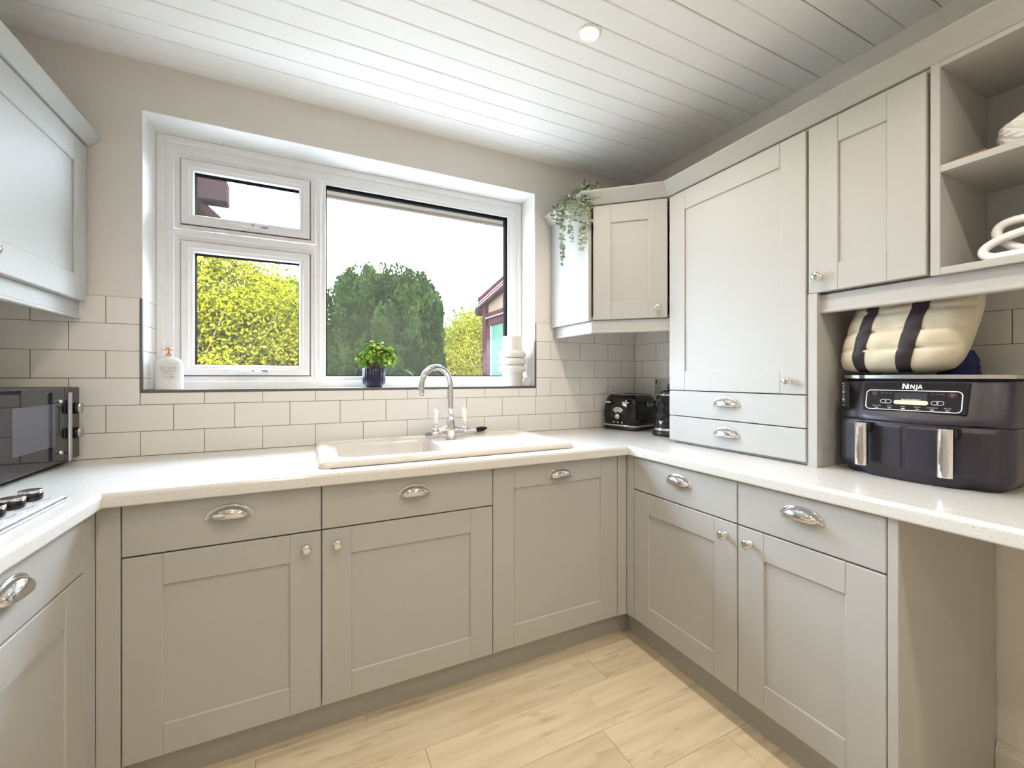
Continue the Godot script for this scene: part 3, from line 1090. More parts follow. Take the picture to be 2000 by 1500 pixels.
func pillow_point(a: float, b: float, w: float, h: float, t: float, front: bool) -> Vector3:
	# a and b run from -1 to 1 over a soft rounded-square cushion with stitched cross seams
	var sx := sin(a * PI / 2)
	var sy := sin(b * PI / 2)
	var x := sx * sqrt(1.0 - 0.20 * pow(sy, 4.0))
	var y := sy * sqrt(1.0 - 0.20 * pow(sx, 4.0))
	var e := pow(maxf((1.0 - pow(absf(sx), 3.6)) * (1.0 - pow(absf(sy), 4.0)), 0.0), 0.45)
	var q := 1.0
	if front:
		for s in [-0.5, -0.06, 0.4]:
			var d: float = y - s - 0.06 * x * x - 0.012 * sin(x * 7.0)
			q -= 0.13 * exp(-pow(d / 0.02, 2)) + 0.05 * exp(-pow(d / 0.1, 2))
			q += 0.012 * sin(x * 31.0 + s * 20.0) * exp(-pow(d / 0.09, 2))
		q += 0.02 * sin(x * 9.0 - y * 11.0) + 0.015 * sin(x * 17.0 + y * 5.0)
		q -= 0.10 * smoothstep(0.0, 1.0, y)
	return Vector3(x * w / 2, y * h / 2, (0.5 if front else -0.42) * t * e * q)

func counter_things() -> void:
	var st := S()
	# --- air fryer (front faces -x)
	var o := thing("air_fryer", "black two-drawer air fryer with two chrome handles on the right worktop", "air fryer", Vector3(1.70, WT, -0.612), -90)
	var outline := func(inset: float, zoff: float, bow: float) -> Array:
		var r := []
		var pts := [[-0.197, -0.15], [-0.197, 0.06]]
		for i in 9:
			var a := PI - PI / 2 * i / 8.0
			pts.append([-0.137 + 0.06 * cos(a), 0.068 + 0.045 * sin(a)])
		for i in range(1, 12):
			var x := -0.137 + 0.274 * i / 12.0
			pts.append([x, 0.128 + bow * (1.0 - pow(x / 0.137, 2))])
		for i in 9:
			var a := PI / 2 - PI / 2 * i / 8.0
			pts.append([0.137 + 0.06 * cos(a), 0.068 + 0.045 * sin(a)])
		pts.append([0.197, 0.06])
		pts.append([0.197, -0.15])
		for p in pts:
			var c := Vector2(p[0], p[1])
			r.append(Vector3(c.x * (1.0 - inset / 0.197), 0, (c.y + 0.15) * (1.0 - inset / 0.3) - 0.15 + inset * 0.35 + zoff * smoothstep(0.0, 0.13, c.y)))
		return r
	var lay := func(levels: Array) -> Array:
		var rows := []
		for l in levels:
			var row: Array = outline.call(l[1], l[2] if l.size() > 2 else 0.0, l[3] if l.size() > 3 else 0.022).map(func(p): return p + Vector3(0, l[0], 0))
			rows.append(row)
		return rows
	st = S(true)
	var rows: Array = lay.call([[0.0, 0.197], [0.0, 0.03], [0.004, 0.024], [0.025, 0.007], [0.034, 0.002], [0.045, 0.0], [0.165, 0.0], [0.169, 0.001]])
	grid(st, rows, true)
	obj("body", st, M.black_matt, o)
	st = S(true)
	grid(st, lay.call([[0.169, 0.004], [0.1712, 0.0005], [0.176, 0.0, 0.0], [0.19, 0.0, -0.0015, 0.02], [0.2, 0.001, -0.006, 0.007], [0.288, 0.004, -0.022, 0.007], [0.294, 0.01, -0.022, 0.007], [0.294, 0.197, 0.0]]), true)
	obj("upper_housing", st, M.black_matt, o)
	st = S()
	grid(st, lay.call([[0.292, 0.012, -0.02, 0.007], [0.2985, 0.012, -0.02, 0.007]]), true)
	obj("shadow_gap", st, M.slot, o)
	st = S()
	grid(st, lay.call([[0.298, 0.004, -0.014, 0.007], [0.2985, 0.003, -0.014, 0.007], [0.3085, 0.003, -0.014, 0.007], [0.3092, 0.004, -0.014, 0.007], [0.3092, 0.012, -0.014, 0.007]]), true)
	var tr := obj("top_trim", st, M.steel, o)
	tr.set_meta("label", "brushed silver band round the top")
	st = S()
	grid(st, lay.call([[0.307, 0.01, -0.014, 0.007], [0.3088, 0.197, 0.0]]), true)
	obj("lid", st, M.black, o)
	# two drawers, a hair proud of the body
	for s in 2:
		var x0 := -0.178 if s == 0 else 0.0016
		var x1 := -0.0016 if s == 0 else 0.178
		st = S()
		var F := []
		var ny := 12
		for i in ny + 1:
			var row := []
			for j in 25:
				var x := x0 + (x1 - x0) * j / 24.0
				var z := 0.15 - 0.022 * pow(x / 0.137, 2)
				if absf(x) > 0.137:
					z = 0.068 + sqrt(maxf(0.0036 - pow(absf(x) - 0.137, 2), 0.0))
				var ex := minf(x - x0, x1 - x) / 0.003
				var y := 0.034 + 0.133 * i / ny
				var ey := minf(i, ny - i)
				row.append(Vector3(x, y, z + (0.0028 if ex > 0.5 and ey > 0.5 else -0.002)))
			F.append(row)
		for i in ny:
			for j in 24:
				quad(st, F[i][j], F[i][j + 1], F[i + 1][j + 1], F[i + 1][j], F[i][j] - Vector3(0, 0, 1))
		var dr := obj("drawer", st, M.black_matt, o)
		var hx := -0.095 if s == 0 else 0.095
		st = S()
		var hz := 0.15 - 0.022 * pow(hx / 0.137, 2)
		box(st, Vector3(hx - 0.0155, 0.14, hz), Vector3(hx + 0.022, 0.166, hz + 0.034), 0.004)
		box(st, Vector3(hx - 0.0145, 0.036, hz + 0.021), Vector3(hx + 0.0145, 0.166, hz + 0.037), 0.003)
		obj("handle_arm", st, M.black, dr)
		st = S()
		var hr := []
		for e in [[0.036, 0.0], [0.036, 1.0], [0.0365, 1.0], [0.1645, 1.0], [0.165, 1.0], [0.165, 0.0]]:
			var row := []
			for k in 17:
				var a := PI * k / 16.0
				row.append(Vector3(hx, e[0], hz + 0.035) + Vector3(0.0165 * cos(a), 0, 0.012 * sin(a)) * e[1])
			hr.append(row)
		grid(st, hr)
		var hd := obj("handle", st, M.chrome, dr)
		hd.set_meta("label", "upright chrome handle")
	# control panel; it leans with the housing
	var P := Transform3D(Basis(Vector3.RIGHT, -0.18), Vector3(0.004, 0.242, 0.1205))
	XF = P
	st = S()
	var pw := PackedVector2Array([Vector2(-0.116, -0.04), Vector2(0.117, -0.04), Vector2(0.119, 0.045), Vector2(-0.118, 0.045)])
	prism(st, pw, -0.02, 0.001)
	var pan := obj("control_panel", st, M.black_panel, o)
	st = S(true)
	var ring := []
	for v in rrect(0.216, 0.058, 0.011, 5):
		ring.append(Vector3(v.x, v.y - 0.008, 0.0012))
	tube(st, ring, 0.0013, 6, true)
	obj("panel_outline", st, M.white_print, pan)
	st = S()
	box(st, Vector3(-0.038, -0.004, 0.0008), Vector3(0.036, 0.015, 0.0014))
	obj("display", st, M.screen, pan)
	st = S()
	var pill := rrect(0.078, 0.0125, 0.0062, 6)
	for i in pill.size():
		pill[i] += Vector2(0.0, -0.0135)
	prism(st, pill, 0.001, 0.0018)
	obj("start_bar", st, M.cream_pill, pan)
	for s in [-1, 1]:
		st = S(true)
		ring = []
		for v in rrect(0.0265, 0.0105, 0.0052, 5):
			ring.append(Vector3(v.x + s * 0.0585, v.y - 0.0125, 0.0012))
		tube(st, ring, 0.0006, 5, true)
		obj("zone_button", st, M.white_print, pan)
		letters("1" if s < 0 else "2", 0.0085, M.white_print, pan, P * Transform3D(Basis(), Vector3(s * 0.0585, -0.0125, 0.0013)))
		st = S(true)
		ring = []
		for k in 20:
			ring.append(Vector3(s * 0.088 + (0.0062 if s < 0 else 0.0085) * cos(TAU * k / 20), 0.011 + 0.0062 * sin(TAU * k / 20), 0.0012))
		tube(st, ring, 0.0005, 5, true)
		obj("round_button", st, M.red_print, pan)
		st = S()
		ring = []
		if s < 0:
			for k in 15:
				var a := PI * 0.7 + TAU * 0.8 * k / 14.0
				ring.append(Vector3(-0.088 + 0.0025 * cos(a), 0.011 + 0.0025 * sin(a), 0.0013))
			tube(st, ring, 0.0004, 4)
			tube(st, [Vector3(-0.088, 0.0105, 0.0013), Vector3(-0.088, 0.0142, 0.0013)], 0.0004, 4)
		else:
			box(st, Vector3(0.0835, 0.0118, 0.001), Vector3(0.0925, 0.0128, 0.0015))
			box(st, Vector3(0.0845, 0.0092, 0.001), Vector3(0.0915, 0.0102, 0.0015))
		for c in [[s * 0.0585 - 0.0105, -1.0], [s * 0.0585 + 0.0105, 1.0]]:
			tube(st, [Vector3(c[0] - 0.0032, 0.0125 - c[1] * 0.001, 0.0013), Vector3(c[0], 0.0125 + c[1] * 0.0012, 0.0013), Vector3(c[0] + 0.0032, 0.0125 - c[1] * 0.001, 0.0013)], 0.0005, 4)
		box(st, Vector3(s * 0.0585 - 0.0038, 0.0121, 0.001), Vector3(s * 0.0585 + 0.0038, 0.0128, 0.0014))
		obj("button_marks", st, M.grey_print, pan)
	var words := ["MAX CRISP", "ROAST", "BAKE", "REHEAT", "DEHYDRATE", "AIR FRY"]
	for k in 6:
		var x := -0.08 + 0.032 * k
		st = S()
		box(st, Vector3(x - 0.004, -0.0330, 0.001), Vector3(x + 0.004, -0.0314, 0.0014))
		obj("mode_light", st, M.white_print, pan)
		letters(words[k], 0.0042, M.grey_print, pan, P * Transform3D(Basis(), Vector3(x, -0.0265, 0.0011)))
	letters("DUAL ZONE TECHNOLOGY", 0.0036, M.white_print, pan, P * Transform3D(Basis(), Vector3(0.0, -0.0052, 0.0011)))
	letters("N", 0.0215, M.white_print, pan, P * Transform3D(Basis(), Vector3(-0.0155, 0.0335, 0.0011)), "brand_lettering", 900)
	letters("INJA", 0.0165, M.white_print, pan, P * Transform3D(Basis(), Vector3(0.0065, 0.0325, 0.0011)), "brand_lettering", 900)
	# white print on a dark label at the rounded left corner
	XF = Transform3D(Basis(Vector3.UP, -0.95), Vector3(-0.172, 0.245, 0.1065))
	st = S()
	box(st, Vector3(-0.021, -0.04, -0.01), Vector3(0.021, 0.042, 0.0035), 0.001)
	var lb := obj("side_label", st, M.black_panel, o)
	st = S()
	for l in [[0.036, 0.018, 0.002], [0.030, 0.02, 0.0007], [0.0275, 0.017, 0.0007], [0.025, 0.019, 0.0007]]:
		box(st, Vector3(-0.018, l[0], 0.003), Vector3(-0.018 + l[1] * 1.8, l[0] + l[2], 0.004))
	for r in 2:
		for c in 2:
			var cx := -0.009 + 0.02 * c
			var cy := 0.008 - 0.024 * r
			box(st, Vector3(cx - 0.006, cy + 0.010, 0.003), Vector3(cx + 0.006, cy + 0.0115, 0.004))
			tube(st, [Vector3(cx - 0.004, cy - 0.003, 0.0037), Vector3(cx, cy + 0.005, 0.0037), Vector3(cx + 0.004, cy - 0.002, 0.0037)], 0.0009, 5)
			box(st, Vector3(cx - 0.006, cy - 0.008, 0.003), Vector3(cx + 0.006, cy - 0.0068, 0.004))
	box(st, Vector3(-0.018, -0.034, 0.003), Vector3(0.019, -0.033, 0.004))
	obj("label_print", st, M.white_print, lb)
	XF = Transform3D()

	# --- quilted bag lying on the fryer
	o = thing("quilted_bag", "cream quilted bag with two black straps lying on top of the air fryer", "bag", Vector3(1.672, WT + 0.3095, -0.632), -90)
	var B := Transform3D(Basis(Vector3.RIGHT, -0.16) * Basis(Vector3(1, 0, 0), Vector3(0.2, 1, 0), Vector3(0, 0, 1)), Vector3(-0.018, 0.1285, 0.012))
	XF = B
	st = S(true)
	for i in 56:
		for j in 56:
			var q := []
			for k in [[0, 0], [1, 0], [1, 1], [0, 1]]:
				q.append([-1.0 + 2.0 * (j + k[0]) / 56.0, -1.0 + 2.0 * (i + k[1]) / 56.0])
			for fr in [true, false]:
				var c := q.map(func(v): return pillow_point(v[0], v[1], 0.303, 0.25, 0.155, fr))
				quad(st, c[0], c[1], c[2], c[3], Vector3(0, 0, -3 if fr else 3))
	obj("body", st, M.quilt, o)
	for sx in [-0.42, 0.10]:
		st = S(true)
		for i in 40:
			for k in 4:
				var c := []
				for v in [[0, 0], [1, 0], [1, 1], [0, 1]]:
					var kk: int = k + v[0]
					var p := pillow_point(sx + 0.172 * kk / 4.0, -0.97 + 1.94 * (i + v[1]) / 40.0, 0.303, 0.25, 0.155, true)
					c.append(p + Vector3(0, 0, 0.004 if kk > 0 and kk < 4 else 0.0015))
				quad(st, c[0], c[1], c[2], c[3], Vector3(0, 0, -3))
		obj("strap", st, M.strap, o)
	XF = Transform3D()
	# --- blue cloth tucked behind the bag
	o = thing("folded_cloth", "dark blue cloth crumpled on the air fryer behind the cream bag", "cloth", Vector3(1.785, WT + 0.3092, -0.575))
	st = S(true)
	var n2 := FastNoiseLite.new()
	n2.seed = 4
	n2.frequency = 9.0
	rows = []
	for i in 13:
		var t := PI / 2 * i / 12.0
		var row := []
		for k in 28:
			var a := TAU * k / 28
			var r := 1.0 + 0.3 * n2.get_noise_3d(cos(a), sin(t) * 2.0, sin(a))
			row.append(Vector3(0.05 * cos(a) * pow(cos(t), 0.5) * r, 0.0 + 0.075 * sin(t) * r, 0.045 * sin(a) * pow(cos(t), 0.5) * r))
		rows.append(row)
	grid(st, rows, true)
	obj("cloth", st, M.denim, o)

	# --- toaster in the corner; its control face looks out at an angle
	o = thing("toaster", "glossy black four-slice toaster with a faceted side in the worktop corner", "toaster", Vector3(1.7216, WT, -1.958), -76)
	var w := 0.1175
	var d := 0.115
	st = S(true)
	var shape := func(y: float, ins: float) -> Array:
		return Array(rrect((w - ins) * 2, (d - ins) * 2, 0.03, 5)).map(func(v): return Vector3(v.x, y, v.y))
	grid(st, [shape.call(0.0, 0.1), shape.call(0.0, 0.006), shape.call(0.004, 0.003), shape.call(0.018, 0.001), shape.call(0.022, 0.006)], true)
	obj("base", st, M.black, o)
	st = S(true)
	grid(st, [shape.call(0.022, 0.012), shape.call(0.0222, 0.0), shape.call(0.03, 0.0), shape.call(0.0302, 0.012)], true)
	var bnd := obj("band", st, M.chrome, o)
	bnd.set_meta("label", "chrome band above the base")
	st = S(true)
	grid(st, [shape.call(0.03, 0.006), shape.call(0.034, 0.0025), shape.call(0.1, 0.001), shape.call(0.15, 0.006), shape.call(0.178, 0.013), shape.call(0.192, 0.02), shape.call(0.2, 0.03), shape.call(0.202, 0.045), shape.call(0.202, 0.11)], true)
	var tb := obj("body", st, M.black_gloss, o)
	# pyramids on the side towards the room
	st = S()
	for i in 5:
		for j in 8:
			var cz := -0.088 + 0.025 * j
			var cy := 0.052 + 0.026 * i + (0.013 if j % 2 else 0.0)
			if cy > 0.165:
				continue
			var c := Vector3(w + 0.003, cy, cz)
			var q := [Vector3(w - 0.0045, cy - 0.013, cz), Vector3(w - 0.0045, cy, cz + 0.0125), Vector3(w - 0.0045, cy + 0.013, cz), Vector3(w - 0.0045, cy, cz - 0.0125)]
			for k in 4:
				tri(st, q[k], q[(k + 1) % 4], c, Vector3(0, cy, cz))
	obj("facets", st, M.black_gloss, tb)
	st = S()
	box(st, Vector3(-0.085, 0.2005, -0.095), Vector3(0.085, 0.2035, 0.085), 0.001)
	obj("top_plate", st, M.chrome, o)
	st = S()
	for x in [-0.06, -0.03, 0.018, 0.048]:
		st = S()
		box(st, Vector3(x - 0.004, 0.2036, -0.085), Vector3(x + 0.014, 0.2041, 0.075))
		obj("bread_slot", st, M.slot, o)
	for s in [-1, 1]:
		st = S()
		box(st, Vector3(s * 0.06 - 0.0025, 0.055, d - 0.006), Vector3(s * 0.06 + 0.0025, 0.175, d + 0.0006))
		obj("lever_slot", st, M.slot, o)
		st = S()
		box(st, Vector3(s * 0.06 - 0.022, 0.153, d - 0.004), Vector3(s * 0.06 + 0.022, 0.164, d + 0.022), 0.003)
		obj("lever", st, M.chrome, o)
	st = S()
	var fan := PackedVector2Array()
	for k in 11:
		var a := PI * (0.22 + 0.56 * k / 10.0)
		fan.append(Vector2(0.046 * cos(a), 0.085 + 0.046 * sin(a)))
	for k in 11:
		var a := PI * (0.78 - 0.56 * k / 10.0)
		fan.append(Vector2(0.02 * cos(a), 0.085 + 0.02 * sin(a)))
	prism(st, fan, d - 0.003, d + 0.002)
	var sc := obj("browning_scale", st, M.chrome, o)
	st = S()
	for k in 6:
		var a := PI * (0.27 + 0.46 * k / 5.0)
		tube(st, [Vector3(0.026 * cos(a), 0.085 + 0.026 * sin(a), d + 0.002), Vector3(0.041 * cos(a), 0.085 + 0.041 * sin(a), d + 0.002)], 0.0016, 4)
	obj("scale_marks", st, M.black, sc)
	st = S(true)
	lathe(st, [[0.0, 0.0], [0.016, 0.0], [0.016, 0.01], [0.0145, 0.0125], [0.0, 0.013]], 20, Transform3D(Basis(Vector3.RIGHT, PI / 2), Vector3(0, 0.078, d)))
	obj("dial", st, M.chrome, o)
	for k in 3:
		st = S(true)
		lathe(st, [[0.0, 0.0], [0.0065, 0.0], [0.006, 0.004], [0.0, 0.005]], 12, Transform3D(Basis(Vector3.RIGHT, PI / 2), Vector3(-0.028 + 0.028 * k, 0.045, d)))
		obj("button", st, M.chrome, o)
	# maker's plate on the side
	XF = Transform3D(Basis(Vector3.UP, PI / 2), Vector3(w - 0.001, 0.147, -0.025))
	st = S(true)
	ring = []
	for v in rrect(0.056, 0.024, 0.008, 5):
		ring.append(Vector3(v.x, v.y, 0.0012))
	tube(st, ring, 0.0011, 5, true)
	var mk := obj("maker_plate", st, M.chrome, o)
	letters("DeLonghi", 0.0135, M.chrome, mk, XF * Transform3D(Basis(), Vector3(0, 0, 0.001)), "lettering", 700)
	XF = Transform3D()

	# --- kettle, half hidden by the tall cupboard
	o = thing("kettle", "glossy black faceted kettle half hidden behind the tall cupboard", "kettle", Vector3(1.70, WT, -1.637), 90)
	st = S(true)
	lathe(st, [[0.0, 0.0], [0.08, 0.0], [0.084, 0.004], [0.082, 0.02], [0.076, 0.027], [0.0, 0.027]], 32)
	obj("power_base", st, M.black, o)
	st = S(true)
	lathe(st, [[0.0, 0.028], [0.076, 0.028], [0.078, 0.031], [0.078, 0.04], [0.075, 0.042], [0.0, 0.042]], 32)
	obj("band", st, M.chrome, o)
	st = S()
	var K := []
	for i in 10:
		var t := i / 9.0
		var r := 0.076 - 0.026 * pow(t, 1.2) + (0.0035 if i % 2 else 0.0)
		var row := []
		for k in 16:
			var a := TAU * (k + (0.5 if i % 2 else 0.0)) / 16
			row.append(Vector3(r * cos(a), 0.042 + 0.165 * t, r * sin(a)))
		K.append(row)
	for i in 9:
		for k in 16:
			var n := (k + 1) % 16
			var ax := Vector3(0, K[i][0].y, 0)
			if i % 2 == 0:
				tri(st, K[i][k], K[i][n], K[i + 1][k], ax)
				tri(st, K[i + 1][k], K[i + 1][n], K[i][n], ax)
			else:
				tri(st, K[i][k], K[i][n], K[i + 1][n], ax)
				tri(st, K[i + 1][k], K[i + 1][n], K[i][k], ax)
	obj("body", st, M.black_gloss, o)
	st = S(true)
	lathe(st, [[0.0, 0.206], [0.05, 0.206], [0.0515, 0.209], [0.0505, 0.213], [0.0, 0.213]], 28)
	obj("collar", st, M.chrome, o)
	st = S(true)
	lathe(st, [[0.0, 0.213], [0.046, 0.213], [0.04, 0.226], [0.022, 0.234], [0.008, 0.236], [0.008, 0.246], [0.014, 0.252], [0.012, 0.262], [0.0, 0.265]], 24)
	obj("lid", st, M.black, o)
	st = S(true)
	tube(st, [Vector3(-0.045, 0.196, 0), Vector3(-0.066, 0.215, 0), Vector3(-0.092, 0.214, 0), Vector3(-0.108, 0.19, 0), Vector3(-0.112, 0.15, 0), Vector3(-0.104, 0.1, 0), Vector3(-0.086, 0.07, 0), Vector3(-0.068, 0.07, 0)], [0.012, 0.014, 0.015, 0.0145, 0.014, 0.013, 0.012, 0.01], 12)
	obj("handle", st, M.black, o)
	st = S(true)
	tube(st, [Vector3(0.04, 0.165, 0), Vector3(0.06, 0.18, 0), Vector3(0.078, 0.2, 0)], [0.024, 0.018, 0.013], 12)
	obj("spout", st, M.black, o)

	# --- socket
	o = thing("wall_socket", "brushed steel double socket on the right wall behind the kettle", "socket", Vector3(WR, -0.0557, -1.838), -90)
	st = S()
	box(st, Vector3(-0.073, -0.043, -0.0005), Vector3(0.073, 0.043, 0.006), 0.002)
	obj("plate", st, M.steel, o)
	for s in [-1, 1]:
		st = S()
		for q in [[-0.002, 0.012, 0.004, 0.008], [-0.014, -0.012, 0.006, 0.004], [0.008, -0.012, 0.006, 0.004]]:
			st = S()
			box(st, Vector3(s * 0.036 + q[0], q[1], 0.0055), Vector3(s * 0.036 + q[0] + q[2], q[1] + q[3], 0.0064))
			obj("pin_hole", st, M.slot, o)
		st = S()
		box(st, Vector3(s * 0.058 - 0.005, 0.018, 0.0055), Vector3(s * 0.058 + 0.005, 0.036, 0.0085), 0.001)
		obj("switch", st, M.black, o)

	# --- microwave, its door towards the room (+x)
	o = thing("microwave", "black microwave with a mirrored door and chrome handle in the left corner", "microwave", Vector3(-0.735, WT, -1.83), 90)
	var mw := 0.232   # half width; local x runs towards -z
	st = S()
	box(st, Vector3(-mw, 0.016, -0.325), Vector3(mw, 0.268, -0.012), 0.004)
	obj("case", st, M.black, o)
	for x in [-0.19, 0.19]:
		for z in [-0.28, -0.05]:
			st = S()
			lathe(st, [[0.0, 0.0], [0.016, 0.0], [0.014, 0.017], [0.0, 0.017]], 12, Transform3D(Basis(), Vector3(x, 0, z)))
			obj("foot", st, M.black, o)
	var dx := 0.126
	st = S()
	box(st, Vector3(-mw, 0.017, -0.012), Vector3(dx - 0.001, 0.267, 0.005), 0.003)
	var dr := obj("door", st, M.black_glass, o)
	st = S()
	box(st, Vector3(-0.165, 0.078, 0.0049), Vector3(0.062, 0.215, 0.0054))
	obj("door_window", st, M.smoke_glass, dr)
	for y in [0.053, 0.222]:
		st = S(true)
		tube(st, [Vector3(0.092, y, 0.004), Vector3(0.092, y, 0.027)], 0.0055, 12)
		obj("handle_post", st, M.chrome, dr)
	st = S()
	box(st, Vector3(0.082, 0.022, 0.0255), Vector3(0.102, 0.252, 0.033), 0.003)
	var mh := obj("handle", st, M.steel, dr)
	mh.set_meta("label", "flat brushed metal bar handle")
	st = S()
	box(st, Vector3(dx + 0.001, 0.017, -0.012), Vector3(mw, 0.267, 0.004), 0.003)
	var cp := obj("control_panel", st, M.black_gloss, o)
	for y in [0.108, 0.194]:
		st = S(true)
		lathe(st, [[0.0, 0.0], [0.0195, 0.0], [0.0195, 0.02], [0.018, 0.0215], [0.0, 0.0215]], 24, Transform3D(Basis(Vector3.RIGHT, PI / 2), Vector3(0.176, y, 0.004)))
		obj("dial", st, M.black_gloss, cp)
		st = S(true)
		lathe(st, [[0.0, 0.0], [0.0195, 0.0], [0.02, 0.0012], [0.019, 0.003], [0.0, 0.0032]], 24, Transform3D(Basis(Vector3.RIGHT, PI / 2), Vector3(0.176, y, 0.0252)))
		obj("dial_cap", st, M.steel, cp)

	# --- hob
	o = thing("hob", "white hob with black chrome-topped knobs on the left worktop", "hob", Vector3(-0.79, WT, -1.14))
	st = S()
	box(st, Vector3(-0.265, 0.0002, -0.295), Vector3(0.265, 0.0042, 0.295), 0.0015)
	obj("trim", st, M.steel, o)
	st = S()
	box(st, Vector3(-0.2575, 0.004, -0.2875), Vector3(0.2575, 0.0115, 0.2875), 0.003)
	obj("hob_top", st, M.enamel, o)
	var kn := [[0.207, -0.262], [0.207, -0.192], [0.207, -0.122], [0.207, -0.052], [0.15, -0.21]]
	for q in kn:
		st = S(true)
		lathe(st, [[0.0, 0.0], [0.019, 0.0], [0.0205, 0.003], [0.0205, 0.019], [0.0, 0.019]], 26, Transform3D(Basis(), Vector3(q[0], 0.0115, q[1])))
		var kb := obj("knob", st, M.black_gloss, o)
		st = S(true)
		lathe(st, [[0.0, 0.019], [0.0205, 0.019], [0.0208, 0.0195], [0.0208, 0.0235], [0.0195, 0.025], [0.015, 0.0245], [0.0, 0.0235]], 26, Transform3D(Basis(), Vector3(q[0], 0.0115, q[1])))
		obj("knob_cap", st, M.chrome, kb)
		st = S()
		var arc := []
		for k in 12:
			var a := -0.5 + 1.6 * k / 11.0
			arc.append(Vector3(q[0] + 0.032 * cos(a), 0.0117, q[1] + 0.032 * sin(a)))
		tube(st, arc, 0.0005, 4)
		obj("knob_mark", st, M.slot, o)

func sill_things() -> void:
	var sy := -0.0505
	# --- soap bottle
	var o := thing("soap_bottle", "white marbled soap bottle with a rose gold pump at the left end of the sill", "bottle", Vector3(-0.497, sy, -2.17), 8)
	var st := S(true)
	var rows := []
	for q in [[0.0, 0.2], [0.0, 0.97], [0.003, 1.0], [0.085, 1.0], [0.098, 0.985], [0.108, 0.94], [0.117, 0.85], [0.124, 0.7], [0.129, 0.5], [0.131, 0.3], [0.134, 0.285], [0.138, 0.28], [0.138, 0.0]]:
		var row := []
		for k in 32:
			var a := TAU * k / 32
			row.append(Vector3(0.047 * q[1] * signf(cos(a)) * pow(absf(cos(a)), 0.7), q[0], 0.03 * minf(q[1] * 1.1, 1.0) * signf(sin(a)) * pow(absf(sin(a)), 0.7)))
		rows.append(row)
	grid(st, rows, true)
	obj("body", st, M.marble, o)
	letters("BAYLIS &", 0.0105, M.grey_print, o, Transform3D(Basis(), Vector3(0, 0.087, 0.0302)), "lettering", 400, "Droid Serif")
	letters("HARDING", 0.0105, M.grey_print, o, Transform3D(Basis(), Vector3(0, 0.075, 0.0302)), "lettering", 400, "Droid Serif")
	st = S()
	for l in [[0.103, 0.008], [0.062, 0.014], [0.052, 0.02], [0.044, 0.012]]:
		box(st, Vector3(-l[1], l[0], 0.029), Vector3(l[1], l[0] + 0.0012, 0.0306))
	obj("label_print", st, M.grey_print, o)
	st = S(true)
	lathe(st, [[0.0, 0.137], [0.0125, 0.137], [0.0125, 0.148], [0.006, 0.149], [0.0055, 0.158], [0.011, 0.159], [0.011, 0.169], [0.009, 0.171], [0.0, 0.171]], 20)
	tube(st, [Vector3(0, 0.164, 0), Vector3(-0.012, 0.164, 0.008), Vector3(-0.02, 0.161, 0.014)], [0.006, 0.005, 0.004], 10)
	obj("pump", st, M.rose_gold, o)

	# --- potted plant
	o = thing("potted_plant", "small leafy plant in a ribbed dark blue pot on the window sill", "plant", Vector3(0.302, sy, -2.165))
	st = S(true)
	rows = []
	for q in [[0.0, 0.3], [0.0, 0.036], [0.004, 0.041], [0.012, 0.049], [0.02, 0.052], [0.09, 0.052], [0.092, 0.050], [0.09, 0.047], [0.078, 0.046]]:
		var row := []
		for k in 96:
			var a := TAU * k / 96
			var rr: float = q[1] if q[1] < 0.2 else 0.0
			var fl := 0.0013 * cos(k * TAU / 4.0) * (1.0 if q[0] > 0.015 and q[1] > 0.05 else 0.0)
			row.append(Vector3((rr + fl) * cos(a), q[0], (rr + fl) * sin(a)))
		rows.append(row)
	grid(st, rows, true)
	obj("pot", st, M.pot_blue, o)
	st = S(true)
	lathe(st, [[0.0, 0.07], [0.0465, 0.07], [0.0465, 0.076], [0.0, 0.08]], 20)
	obj("soil", st, M.bark, o)
	st = S()
	var tips := []
	for i in 110:
		var a := rng.randf() * TAU
		var e := rng.randf_range(-0.25, 1.45)
		var dirv := Vector3(cos(a) * cos(e), sin(e), sin(a) * cos(e) * 0.8)
		var base := Vector3(rng.randf_range(-0.03, 0.03), 0.075, rng.randf_range(-0.03, 0.03))
		var tip := Vector3(0.018, 0.128, 0) + dirv * Vector3(0.093, 0.085, 0.08) * rng.randf_range(0.75, 1.05)
		tip.z = minf(maxf(tip.z, -0.078), 0.085)
		tips.append([tip, dirv])
		tube(st, [base, base.lerp(tip, 0.6) + Vector3(0, 0.012, 0), tip], 0.0009, 3)
	var sm := obj("stems", st, M.stem, o)
	sm.set_meta("kind", "stuff")
	var fo := leaf_cloud("foliage", o)
	var cols := [Color(0.18, 0.36, 0.05), Color(0.40, 0.55, 0.09), Color(0.08, 0.2, 0.03), Color(0.62, 0.72, 0.22)]
	var tf := []
	var cl := []
	for t in tips:
		for k in 8:
			var r: float = rng.randf_range(0.008, 0.0125)
			var nn: Vector3 = (t[1] + Vector3(rng.randf_range(-0.8, 0.8), rng.randf_range(-0.2, 0.8), rng.randf_range(-0.8, 0.8))).normalized()
			var p: Vector3 = t[0] + Vector3(rng.randf_range(-1, 1), rng.randf_range(-1, 1), rng.randf_range(-1, 1)) * 0.015 - t[1] * 0.012 * k * 0.3
			p.z = maxf(p.z, -0.082)
			tf.append(Transform3D(Basis.looking_at(nn, Vector3(0.01, 1, 0.02)).rotated(nn, rng.randf() * TAU).scaled(Vector3.ONE * r), p))
			cl.append(cols[rng.randi() % 4] * rng.randf_range(0.8, 1.15))
	fill_cloud(fo, leaf_mesh(1.0, 0.85), tf, cl)

	# --- vase of three rings
	o = thing("vase", "matt white vase with three fat rings at the right end of the sill", "vase", Vector3(1.052, sy, -2.168))
	var pr := [[0.0, 0.0], [0.054, 0.0], [0.056, 0.002], [0.056, 0.074]]
